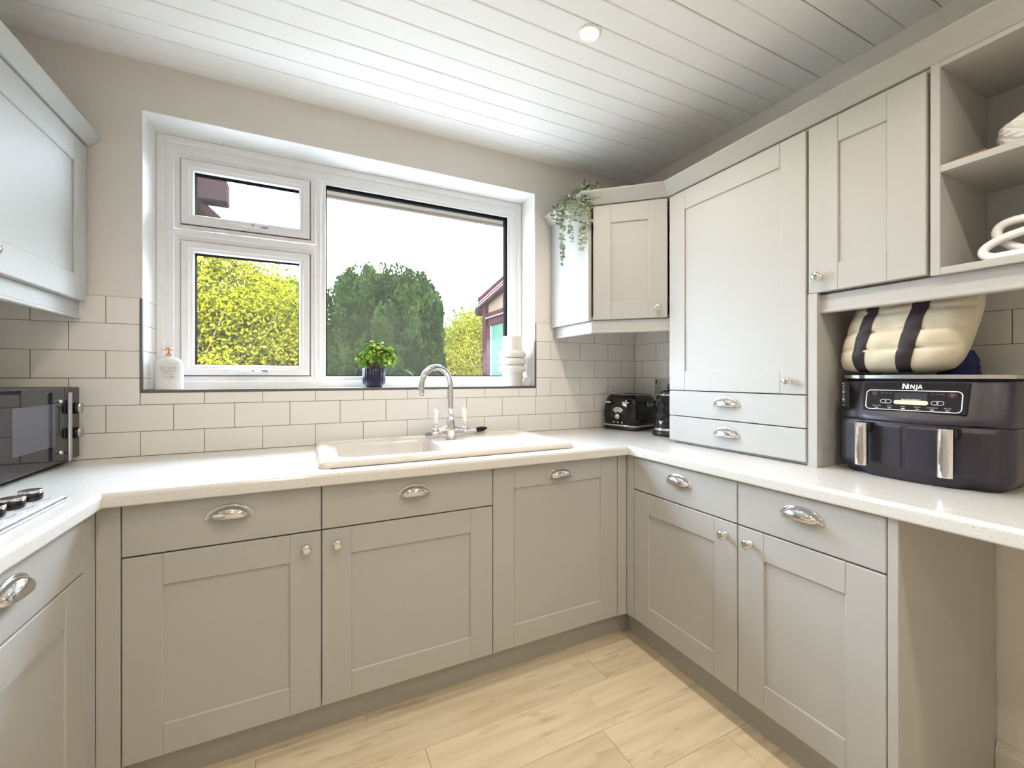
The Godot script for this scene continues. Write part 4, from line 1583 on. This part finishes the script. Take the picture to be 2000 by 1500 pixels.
	for r in 3:
		for k in 11:
			var a := -PI / 2 + PI * k / 10.0
			pr.append([0.058 + 0.0205 * cos(a), 0.096 + 0.0405 * r + 0.0205 * sin(a)])
	pr.append_array([[0.056, 0.199], [0.056, 0.274], [0.054, 0.277], [0.05, 0.277], [0.049, 0.272], [0.049, 0.02], [0.0, 0.018]])
	st = S(true)
	lathe(st, pr, 48)
	obj("body", st, M.matt_white, o)
	# --- little marbled block leaning in the corner
	o = thing("marbled_card", "small white marbled card leaning beside the ringed vase", "card", Vector3(1.122, sy, -2.125), 20)
	XF = Transform3D(Basis(Vector3(0, 0, 1), -0.5), Vector3(-0.012, 0.0, 0))
	st = S()
	box(st, Vector3(-0.004, 0.001, -0.024), Vector3(0.003, 0.05, 0.024), 0.001)
	obj("card", st, M.marble, o)
	XF = Transform3D()

# a leaf in its own axes: along y, a little folded; unit length
func leaf_mesh(l := 1.0, w := 0.6) -> ArrayMesh:
	var st := S()
	var c0 := Vector3(0, -l, 0)
	var c1 := Vector3(0, 0, 0.14)
	var c2 := Vector3(0, l, 0)
	for s in [-1.0, 1.0]:
		var a := Vector3(s * w, -0.25 * l, -0.12)
		var b := Vector3(s * w * 0.8, 0.45 * l, -0.1)
		tri(st, c0, a, c1, Vector3(0, 0, -5))
		tri(st, a, b, c1, Vector3(0, 0, -5))
		tri(st, b, c2, c1, Vector3(0, 0, -5))
	return mesh_of(st)

func leaf_cloud(called: String, parent: Node) -> MultiMeshInstance3D:
	var mi := MultiMeshInstance3D.new()
	mi.name = called
	parent.add_child(mi, true)
	mi.material_override = M.leaf
	mi.set_meta("kind", "stuff")
	return mi

func fill_cloud(mi: MultiMeshInstance3D, m: Mesh, tf: Array, cl: Array) -> void:
	var mm := MultiMesh.new()
	mm.transform_format = MultiMesh.TRANSFORM_3D
	mm.use_colors = true
	mm.mesh = m
	mm.instance_count = tf.size()
	for i in tf.size():
		mm.set_instance_transform(i, tf[i])
		mm.set_instance_color(i, cl[i])
	mi.multimesh = mm

func shelf_things() -> void:
	# --- trailing plant over the corner cupboard: each strand runs over the cornice and hangs
	var o := thing("trailing_plant", "artificial trailing eucalyptus hanging over the top of the corner wall cupboard", "plant", Vector3(1.36, 0.853, -1.86))
	var st := S(true)
	lathe(st, [[0.0, 0.0], [0.035, 0.0], [0.045, 0.05], [0.042, 0.052], [0.03, 0.04], [0.0, 0.04]], 20)
	obj("pot", st, M.matt_white, o)
	# [x over the cornice, z, length below the lip, reach], relative to the room
	var st_list := [[1.202, -1.955, 0.06, 0.11], [1.203, -1.90, 0.12, 0.13], [1.203, -1.862, 0.33, 0.13], [1.204, -1.835, 0.12, 0.12], [1.205, -1.80, 0.24, 0.13], [1.212, -1.77, 0.14, 0.15], [1.225, -1.742, 0.28, 0.15], [1.240, -1.726, 0.27, 0.15], [1.256, -1.712, 0.16, 0.12], [1.285, -1.690, 0.03, 0.25], [1.262, -1.705, 0.02, 0.3], [1.235, -1.73, 0.05, 0.3], [1.23, -1.80, 0.03, 0.28]]
	var lm := leaf_mesh(1.0, 0.95)
	for q in st_list:
		var lip := Vector3(q[0], 0.91, q[1])
		var a := Vector3(1.36, 0.9, -1.86)
		var pts := []
		var top: Vector3 = a.lerp(lip, 0.55) + Vector3(0, q[3] * 0.45, 0)
		for k in 8:
			var t := k / 7.0
			pts.append(a * (1 - t) * (1 - t) + (top + Vector3(0, 0.02, 0)) * 2 * t * (1 - t) + lip * t * t)
		var out := Vector3(-1, 0, 0) if q[1] < -1.8 else Vector3(-0.68, 0, 0.73)
		pts.append(lip + out * 0.012 + Vector3(0, -0.015, 0))
		var nseg := int(q[2] / 0.025)
		for k in range(1, nseg + 1):
			var wv := 0.006 * sin(k * 1.3 + q[1] * 40.0)
			pts.append(lip + out * (0.012 + wv * 0.5) + Vector3(0, -0.015 - 0.025 * k, wv))
		for p in pts.size():
			pts[p] -= Vector3(1.36, 0.853, -1.86)
		st = S()
		tube(st, pts, 0.0013, 4)
		# leaves in opposite pairs
		for p in range(1, pts.size()):
			for h in 2:
				var at: Vector3 = pts[p - 1].lerp(pts[p], (h + rng.randf()) / 2.0)
				var dirv: Vector3 = (pts[p] - pts[p - 1]).normalized()
				var ang := rng.randf() * TAU
				var side := dirv.cross(Vector3(0.3, 0.2, 1)).normalized().rotated(dirv, ang)
				var tail := float(p) / pts.size()
				var r := rng.randf_range(0.010, 0.014) * (1.15 - 0.45 * tail)
				for s in [-1.0, 1.0]:
					var nn: Vector3 = (side.cross(dirv) * 0.4 + Vector3(rng.randf_range(-0.6, 0.3), rng.randf_range(-0.1, 0.9), rng.randf_range(0.1, 0.9))).normalized()
					var yv: Vector3 = (side * s + dirv * 0.3).normalized()
					yv = (yv - nn * yv.dot(nn)).normalized()
					XF = Transform3D(Basis(yv.cross(nn), yv, nn).scaled_local(Vector3(r, r, r)), at + yv * r * 0.9)
					st.append_from(lm, 0, XF)
					XF = Transform3D()
		var sd := obj("strand", st, M.eucalyptus, o)
	# --- open shelves
	o = thing("quilted_pouch", "white quilted round box on the upper open shelf at the right edge", "box", Vector3(1.665, 0.567, -0.372))
	st = S()
	var rows := []
	for i in 13:
		var t := i / 12.0
		var row := []
		for k in 48:
			var a := TAU * k / 48
			var bump := 0.0035 * absf(sin(k * PI / 4.0 + t * PI * 3.0)) * absf(sin(k * PI / 4.0 - t * PI * 3.0))
			var r := 0.072 + 0.012 * sin(t * PI * 0.8) + bump
			if i == 12:
				r = 0.068
			row.append(Vector3(r * cos(a), 0.0005 + 0.082 * t, r * sin(a)))
		rows.append(row)
	grid(st, rows, true)
	obj("side", st, M.matt_white, o)
	st = S(true)
	lathe(st, [[0.0, 0.108], [0.03, 0.105], [0.055, 0.096], [0.07, 0.084], [0.068, 0.08], [0.0, 0.08]], 32)
	obj("lid", st, M.matt_white, o)
	o = thing("brown_tray", "low brown object lying flat at the left end of the upper open shelf", "tray", Vector3(1.62, 0.567, -0.478))
	st = S()
	box(st, Vector3(-0.075, 0.0005, -0.038), Vector3(0.13, 0.011, 0.035), 0.004)
	box(st, Vector3(-0.068, 0.011, -0.032), Vector3(0.123, 0.0145, 0.03), 0.0015)
	obj("tray", st, M.brown, o)
	o = thing("knot_ornament", "glossy white knot of thick ceramic loops on the lower open shelf", "ornament", Vector3(1.60, 0.293, -0.40))
	for q in [[Basis(Vector3(1, 0, 0), -0.12) * Basis(Vector3(0, 0, 1), -0.5), Vector3(-0.01, 0.04, 0.012), 0.078, 0.036], [Basis(Vector3(1, 0, 0), 0.42) * Basis(Vector3(0, 0, 1), -0.2), Vector3(0.03, 0.062, 0.02), 0.076, 0.040]]:
		st = S(true)
		var ring := []
		for k in 40:
			var a := TAU * k / 40
			var v: Vector3 = q[0] * Vector3(0.0, q[3] * sin(a), q[2] * cos(a))
			v += q[1]
			v.y = maxf(v.y, 0.0108)
			ring.append(v)
		tube(st, ring, 0.0105, 14, true)
		obj("loop", st, M.porcelain, o)

func downlights() -> void:
	# the visible fitting, and its fellows above and behind the camera
	var where := [Vector2(0.898, -1.236), Vector2(-0.12, -0.62), Vector2(0.898, -0.1), Vector2(-0.12, 0.7), Vector2(0.898, 1.0)]
	for i in where.size():
		var p: Vector2 = where[i]
		var o := thing("downlight", "white recessed ceiling downlight, lit, above the sink" if i == 0 else "white recessed ceiling downlight, lit, outside the photo above the viewer", "downlight", Vector3(p.x, CE, p.y), 0.0, "" if i == 0 else "downlights above and behind the viewer")
		var st := S(true)
		lathe(st, [[0.0335, -0.0006], [0.034, -0.004], [0.037, -0.0062], [0.041, -0.0062], [0.0435, -0.004], [0.0437, 0.0005]], 40)
		obj("bezel", st, M.porcelain, o)
		st = S(true)
		lathe(st, [[0.034, -0.004], [0.029, -0.0012], [0.028, -0.0008]], 32)
		obj("reflector", st, M.porcelain, o)
		st = S(true)
		lathe(st, [[0.0, -0.0032], [0.02, -0.003], [0.0285, -0.0016], [0.0285, -0.0004], [0.0, -0.0004]], 32)
		obj("lamp", st, M.lamp, o)
		var l := SpotLight3D.new()
		l.name = "beam"
		l.position = Vector3(0, -0.012, 0)
		l.rotation_degrees.x = -90
		l.light_color = LAMP_COLOR
		l.light_energy = LAMP_ENERGY
		l.light_size = 0.05
		l.spot_angle = 76.0
		l.spot_angle_attenuation = 0.6
		l.spot_range = 12.0
		l.spot_attenuation = 2.0
		l.shadow_enabled = true
		o.add_child(l)

# ---------------------------------------------------------------- outside
const LEAF_DIM := 0.165
func dome_point(lump: FastNoiseLite, a: float, t: float, rx: float, h: float, rz: float, power: float) -> Array:
	# a point on a lumpy bullet-shaped crown: t = 0 the base, 1 the top; and its outward direction
	var prof := pow(1.0 - pow(t, power), 1.0 / 3.6) * (0.74 + 0.26 * smoothstep(0.0, 0.35, t))
	var k := 1.0 + 0.2 * lump.get_noise_3d(cos(a) * 2.2, t * 2.6, sin(a) * 2.2)
	var p := Vector3(rx * prof * k * cos(a), h * t, rz * prof * k * sin(a))
	return [p, Vector3(cos(a) * rz, 0.15 + 1.6 * pow(t, 4.0), sin(a) * rx).normalized()]

func sprig_mesh() -> ArrayMesh:
	var st := S()
	for k in 3:
		var a := PI * k / 3.0
		var u := Vector3(cos(a), 0, sin(a))
		tri(st, u * 0.16, u * -0.16, Vector3(u.x * 0.05, 1.0, u.z * 0.05), Vector3(0, 0, -9))
		tri(st, u * 0.1 + Vector3(0, 0.25, 0), u * 0.3 + Vector3(0, 0.62, 0), Vector3(0, 0.45, 0), Vector3(0, 0, -9))
		tri(st, u * -0.1 + Vector3(0, 0.2, 0), u * -0.3 + Vector3(0, 0.55, 0), Vector3(0, 0.4, 0), Vector3(0, 0, -9))
	return mesh_of(st)

func conifer(label: String, at: Vector3, rx: float, h: float, n: int, sz: float, cols: Array, called := "conifer", power := 3.2) -> void:
	var o := thing(called, label, "tree", at)
	var lump := FastNoiseLite.new()
	lump.seed = rng.randi() % 1000
	lump.frequency = 0.9
	var st := S(true)
	tube(st, [Vector3(0, -0.15, 0), Vector3(0, h * 0.5, 0)], [0.09, 0.05], 10)
	obj("trunk", st, M.bark, o)
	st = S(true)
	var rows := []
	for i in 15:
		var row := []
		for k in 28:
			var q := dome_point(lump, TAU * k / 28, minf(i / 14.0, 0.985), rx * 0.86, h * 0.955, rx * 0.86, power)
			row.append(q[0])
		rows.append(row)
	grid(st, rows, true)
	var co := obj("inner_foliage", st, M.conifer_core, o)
	# upright plumes all over the crown, each set with sprigs
	var tf := []
	var cl := []
	var plumes := int(n / 60.0)
	for i in plumes:
		var t := clampf(pow((i + 0.5) / plumes, 0.72) + rng.randf_range(-0.03, 0.03), 0.0, 0.97)
		var a := i * 2.39996 + rng.randf_range(-0.2, 0.2)
		var q := dome_point(lump, a, t, rx * 0.93, h * 0.93, rx * 0.93, power)
		var len := sz * rng.randf_range(2.6, 4.4)
		var up: Vector3 = (q[1] * 0.42 + Vector3(rng.randf_range(-0.12, 0.12), 1.0, rng.randf_range(-0.12, 0.12))).normalized()
		var qb := Basis(Quaternion(Vector3.UP, up))
		var base: Color = cols[rng.randi() % cols.size()] * rng.randf_range(0.75, 1.25)
		var foot: Vector3 = q[0] - up * len * 0.45
		for k in 60:
			var u := pow(rng.randf(), 0.8)
			var b := rng.randf() * TAU
			var rr := sz * 0.78 * pow(sin(PI * clampf(u * 0.86 + 0.14, 0.0, 1.0)), 0.8) * rng.randf_range(0.75, 1.0)
			var rad: Vector3 = qb * Vector3(cos(b), 0, sin(b))
			var dirv: Vector3 = (up * 1.0 + rad * rng.randf_range(0.35, 0.9)).normalized()
			var s := sz * rng.randf_range(0.32, 0.62)
			tf.append(Transform3D(Basis(Quaternion(Vector3.UP, dirv)) * Basis(Vector3.UP, rng.randf() * TAU).scaled(Vector3.ONE * s), foot + up * len * u + rad * rr))
			cl.append(base * rng.randf_range(0.75, 1.25) * LEAF_DIM)
	fill_cloud(leaf_cloud("foliage", o), sprig_mesh(), tf, cl)

# a loose broadleaf crown: branches, and leaves in sprays round their ends
func leafy(called: String, label: String, cat: String, at: Vector3, r: Vector3, nb: int, per: int, sz: float, cols: Array, droop := 0.0, twigs := 1.0, lw := 0.5) -> void:
	var o := thing(called, label, cat, at)
	var st := S(true)
	var tf := []
	var cl := []
	var tw := S()
	for b in nb:
		var a := rng.randf() * TAU
		var e := asin(clampf(rng.randf_range(-0.7, 1.0), -1, 1))
		var k := pow(rng.randf(), 0.35)
		var tip := Vector3(cos(a) * cos(e), sin(e), sin(a) * cos(e)) * r * k + Vector3(0, r.y, 0)
		tip.y = maxf(tip.y, 0.1)
		var root := Vector3(tip.x * 0.12, tip.y * 0.12, tip.z * 0.12)
		var mid: Vector3 = root.lerp(tip, 0.5) + Vector3(rng.randf_range(-0.1, 0.1), 0.12, rng.randf_range(-0.1, 0.1)) * r
		if b % 4 == 0 or twigs > 1.0:
			tube(tw, [root, mid, tip], [0.022 * twigs, 0.012 * twigs, 0.004], 4)
		var base: Color = cols[rng.randi() % cols.size()]
		var spread := r.length() * 0.085
		for i in per:
			var p := tip + Vector3(rng.randfn(), rng.randfn() * 0.55, rng.randfn()) * spread
			p = tip + (p - tip) * (0.5 + 0.8 * rng.randf())
			p.y -= droop * rng.randf() * r.y
			var nn := Vector3(rng.randf_range(-1, 1), rng.randf_range(-0.2, 1.2), rng.randf_range(-0.6, 1)).normalized()
			tf.append(Transform3D(Basis.looking_at(nn, Vector3(0.02, 1, 0.01)).rotated(nn, rng.randf() * TAU).scaled(Vector3.ONE * sz * rng.randf_range(0.6, 1.3)), p))
			cl.append(base * rng.randf_range(0.75, 1.2) * LEAF_DIM)
	tube(st, [Vector3(0, -0.1, 0), Vector3(0.02, r.y * 0.35, 0)], [0.05 * twigs, 0.035 * twigs], 8)
	obj("trunk", st, M.bark, o)
	obj("branches", tw, M.twig, o)
	fill_cloud(leaf_cloud("foliage", o), leaf_mesh(1.0, lw), tf, cl)

func outside() -> void:
	var G := -1.55
	var st := S()
	box(st, Vector3(-30, G - 0.2, -40), Vector3(30, G, WO - 0.02))
	struct("lawn", st, M.lawn)
	st = S()
	box(st, Vector3(-4.0, G, -5.4), Vector3(6.0, G + 0.02, WO - 0.01))
	struct("patio", st, M.paving)
	# soffit board, fascia and gutter of this house above the window
	st = S()
	box(st, Vector3(-1.6, 1.03, -2.62), Vector3(2.3, 1.05, WO))
	box(st, Vector3(-1.6, 1.015, -2.645), Vector3(2.3, 1.2, -2.622), 0.002)
	var so := struct("trim_3", st, M.soffit)
	var cy := [Color(0.78, 0.70, 0.03), Color(0.90, 0.80, 0.04), Color(0.58, 0.60, 0.03), Color(0.95, 0.80, 0.08), Color(0.30, 0.32, 0.03), Color(0.74, 0.72, 0.03)]
	var cd := [Color(0.10, 0.18, 0.05), Color(0.15, 0.25, 0.07), Color(0.06, 0.11, 0.04), Color(0.19, 0.29, 0.08)]
	var cg := [Color(0.16, 0.30, 0.04), Color(0.30, 0.40, 0.05), Color(0.10, 0.20, 0.03), Color(0.40, 0.46, 0.10)]
	# the clipped conifer in the middle of the big pane
	conifer("big dark green clipped conifer filling the left half of the large pane", Vector3(1.17, G + 0.3, -7.0), 0.92, 2.98, 54000, 0.11, cd, "conifer", 6.5)
	# yellow-leaved tree behind the left-hand sashes
	leafy("yellow_tree", "bright yellow-green tree filling the lower left window sash", "tree", Vector3(-1.55, G, -8.2), Vector3(1.9, 1.85, 1.2), 640, 150, 0.03, cy, 0.0, 1.0)
	leafy("evergreen_tree", "darker green tree behind the right side of the yellow-green tree", "tree", Vector3(-0.62, G, -10.6), Vector3(0.85, 1.9, 0.7), 200, 130, 0.07, cg, 0.0, 1.5, 0.35)
	leafy("evergreen_tree", "dark green tree behind the left side of the yellow-green tree", "tree", Vector3(-2.9, G, -11.0), Vector3(1.7, 1.85, 0.8), 260, 120, 0.07, cg, 0.0, 1.0, 0.4)
	leafy("green_shrub", "low green leafy shrub in front of the yellow-green tree", "shrub", Vector3(-0.75, G, -6.4), Vector3(0.75, 0.62, 0.5), 90, 70, 0.038, [Color(0.24, 0.42, 0.06), Color(0.42, 0.58, 0.12), Color(0.14, 0.28, 0.04)])
	leafy("brown_shrub", "twiggy olive shrub at the bottom left of the lower sash", "shrub", Vector3(-2.25, G, -6.3), Vector3(0.7, 0.6, 0.5), 90, 36, 0.032, [Color(0.30, 0.30, 0.07), Color(0.16, 0.20, 0.05), Color(0.42, 0.36, 0.12)], 0.0, 1.1)
	# right of the conifer
	leafy("weeping_tree", "bright yellow weeping tree between the conifer and the brown conservatory", "tree", Vector3(4.45, G, -10.5), Vector3(1.5, 1.9, 0.9), 480, 130, 0.034, [Color(0.80, 0.70, 0.05), Color(0.66, 0.62, 0.05), Color(0.52, 0.54, 0.05)], 0.25, 1.0, 0.3)
	leafy("dark_tree", "dark green tree behind the yellow weeping tree", "tree", Vector3(4.9, G, -12.8), Vector3(1.9, 1.75, 1.0), 190, 110, 0.07, cg, 0.0, 1.0)
	leafy("bare_shrub", "bare brown twiggy shrub right of the conifer", "shrub", Vector3(2.42, G, -8.6), Vector3(0.42, 0.95, 0.4), 190, 9, 0.03, [Color(0.55, 0.36, 0.16), Color(0.46, 0.40, 0.12)], 0.0, 1.05)
	leafy("olive_shrub", "olive green shrub beside the conservatory post", "shrub", Vector3(3.32, G, -7.9), Vector3(0.48, 0.62, 0.4), 80, 46, 0.034, [Color(0.40, 0.38, 0.07), Color(0.24, 0.30, 0.06), Color(0.56, 0.50, 0.10)])
	conifer("small golden conifer low at the foot of the big conifer", Vector3(2.2, G, -6.2), 0.34, 1.5, 6000, 0.08, [Color(0.60, 0.62, 0.05), Color(0.36, 0.46, 0.06), Color(0.72, 0.68, 0.08)], "conifer", 1.4)
	leafy("hedge_shrub", "yellowish shrub low at the left edge of the large pane", "shrub", Vector3(0.12, G, -6.6), Vector3(0.5, 0.62, 0.4), 90, 50, 0.034, [Color(0.36, 0.40, 0.06), Color(0.50, 0.48, 0.10), Color(0.20, 0.28, 0.05)])
	conifer("small golden conifer behind the plant pot at the foot of the big conifer", Vector3(0.95, G, -5.9), 0.24, 1.36, 4000, 0.07, [Color(0.60, 0.58, 0.06), Color(0.40, 0.46, 0.06)], "conifer", 1.6)
	# hedge far behind
	leafy("boundary_hedge", "long mixed hedge along the back of the garden", "hedge", Vector3(-0.5, G, -14.0), Vector3(9.0, 0.95, 0.8), 260, 60, 0.12, [Color(0.20, 0.28, 0.05), Color(0.34, 0.36, 0.08), Color(0.12, 0.2, 0.04)])
	# conservatory at the right
	var o := thing("conservatory", "brown framed conservatory with pale green glass at the right edge of the window", "conservatory", Vector3(1.6, G - H + H, -3.3))
	var bx := func(a: Vector3, b: Vector3, bv := 0.004) -> SurfaceTool:
		var s := S()
		XF = Transform3D(Basis(), Vector3(-1.6, -G, 3.3))
		box(s, a, b, bv)
		XF = Transform3D()
		return s
	obj("corner_post", bx.call(Vector3(1.6, G, -3.99), Vector3(1.68, 0.75, -3.90)), M.frame_brown, o)
	obj("top_rail", bx.call(Vector3(1.605, 0.565, -3.90), Vector3(1.67, 0.625, -2.46)), M.frame_brown, o)
	obj("fascia_panel", bx.call(Vector3(1.63, 0.62, -3.90), Vector3(1.66, 0.86, -2.46)), M.panel_tan, o)
	obj("base_wall", bx.call(Vector3(1.61, G, -3.90), Vector3(1.68, -0.9, -2.46)), M.frame_brown, o)
	obj("end_rail", bx.call(Vector3(1.68, 0.55, -3.98), Vector3(4.2, 0.75, -3.92)), M.frame_brown, o)
	for z in [-3.90, -3.30, -2.70]:
		var s := S()
		XF = Transform3D(Basis(), Vector3(-1.6, -G, 3.3))
		for e in [[Vector3(1.612, -0.9, z), Vector3(1.655, 0.565, z + 0.055)], [Vector3(1.612, -0.9, z + 0.545), Vector3(1.655, 0.565, z + 0.595)], [Vector3(1.612, 0.5, z), Vector3(1.655, 0.565, z + 0.59)], [Vector3(1.612, -0.9, z), Vector3(1.655, -0.84, z + 0.59)]]:
			if e[1].z < -2.4:
				box(s, e[0], e[1], 0.006)
		XF = Transform3D()
		var fr := obj("window_frame", s, M.frame_brown, o)
		obj("pane", bx.call(Vector3(1.632, -0.86, z + 0.05), Vector3(1.638, 0.52, minf(z + 0.55, -2.46)), 0.0), M.green_pane, fr)
	for z in [-3.835, -3.2]:
		obj("window_gasket", bx.call(Vector3(1.622, -0.85, z), Vector3(1.63, 0.51, z + 0.012), 0.0), M.bead_white, o)
	# sloping roof edge and gutter
	st = S()
	XF = Transform3D(Basis(Vector3(0, 0, 1), Vector3(0, 1, 0), Vector3(-1, 0, 0)), Vector3(0, -G, 3.3))
	prism(st, PackedVector2Array([Vector2(-4.06, 0.69), Vector2(-4.06, 0.80), Vector2(-2.46, 1.06), Vector2(-2.46, 0.95)]), -0.04, 0.02)
	obj("barge_board", st, M.frame_brown, o)
	st = S()
	prism(st, PackedVector2Array([Vector2(-4.0, 0.79), Vector2(-4.0, 0.815), Vector2(-2.46, 1.065), Vector2(-2.46, 1.04)]), -2.6, -0.02)
	obj("roof", st, M.frame_brown, o)
	st = S()
	XF = Transform3D(Basis(), Vector3(-1.6, -G, 3.3))
	tube(st, [Vector3(1.58, 0.68, -4.09), Vector3(4.2, 0.68, -4.09)], 0.055, 12)
	obj("gutter", st, M.shade_brown, o)
	XF = Transform3D()
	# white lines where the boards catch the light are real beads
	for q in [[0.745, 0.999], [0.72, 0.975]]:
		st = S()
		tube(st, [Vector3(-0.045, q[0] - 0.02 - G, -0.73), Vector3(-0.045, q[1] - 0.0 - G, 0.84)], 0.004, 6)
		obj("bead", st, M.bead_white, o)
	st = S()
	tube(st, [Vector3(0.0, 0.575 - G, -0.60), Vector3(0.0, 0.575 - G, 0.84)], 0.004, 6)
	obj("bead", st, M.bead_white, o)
	# porch roof at the left: a beam end, a brace and a bit of roof
	o = thing("porch_roof", "dark brown beam end and sloping brace of a porch at the upper left of the window", "porch roof", Vector3(-1.5, 1.0, -3.6))
	st = S()
	XF = Transform3D(Basis(), Vector3(1.5, -1.0, 3.6))
	box(st, Vector3(-2.4, 1.225, -3.7), Vector3(-0.495, 1.385, -3.56), 0.006)
	obj("beam", st, M.shade_brown, o)
	st = S()
	tube(st, [Vector3(-0.70, 1.25, -3.63), Vector3(-0.56, 1.12, -3.63), Vector3(-0.43, 0.99, -3.63)], 0.03, 4)
	obj("brace", st, M.shade_brown, o)
	st = S()
	box(st, Vector3(-1.6, 1.05, -3.78), Vector3(-0.635, 1.24, -3.74), 0.004)
	obj("side_board", st, M.olive_boards, o)
	XF = Transform3D()
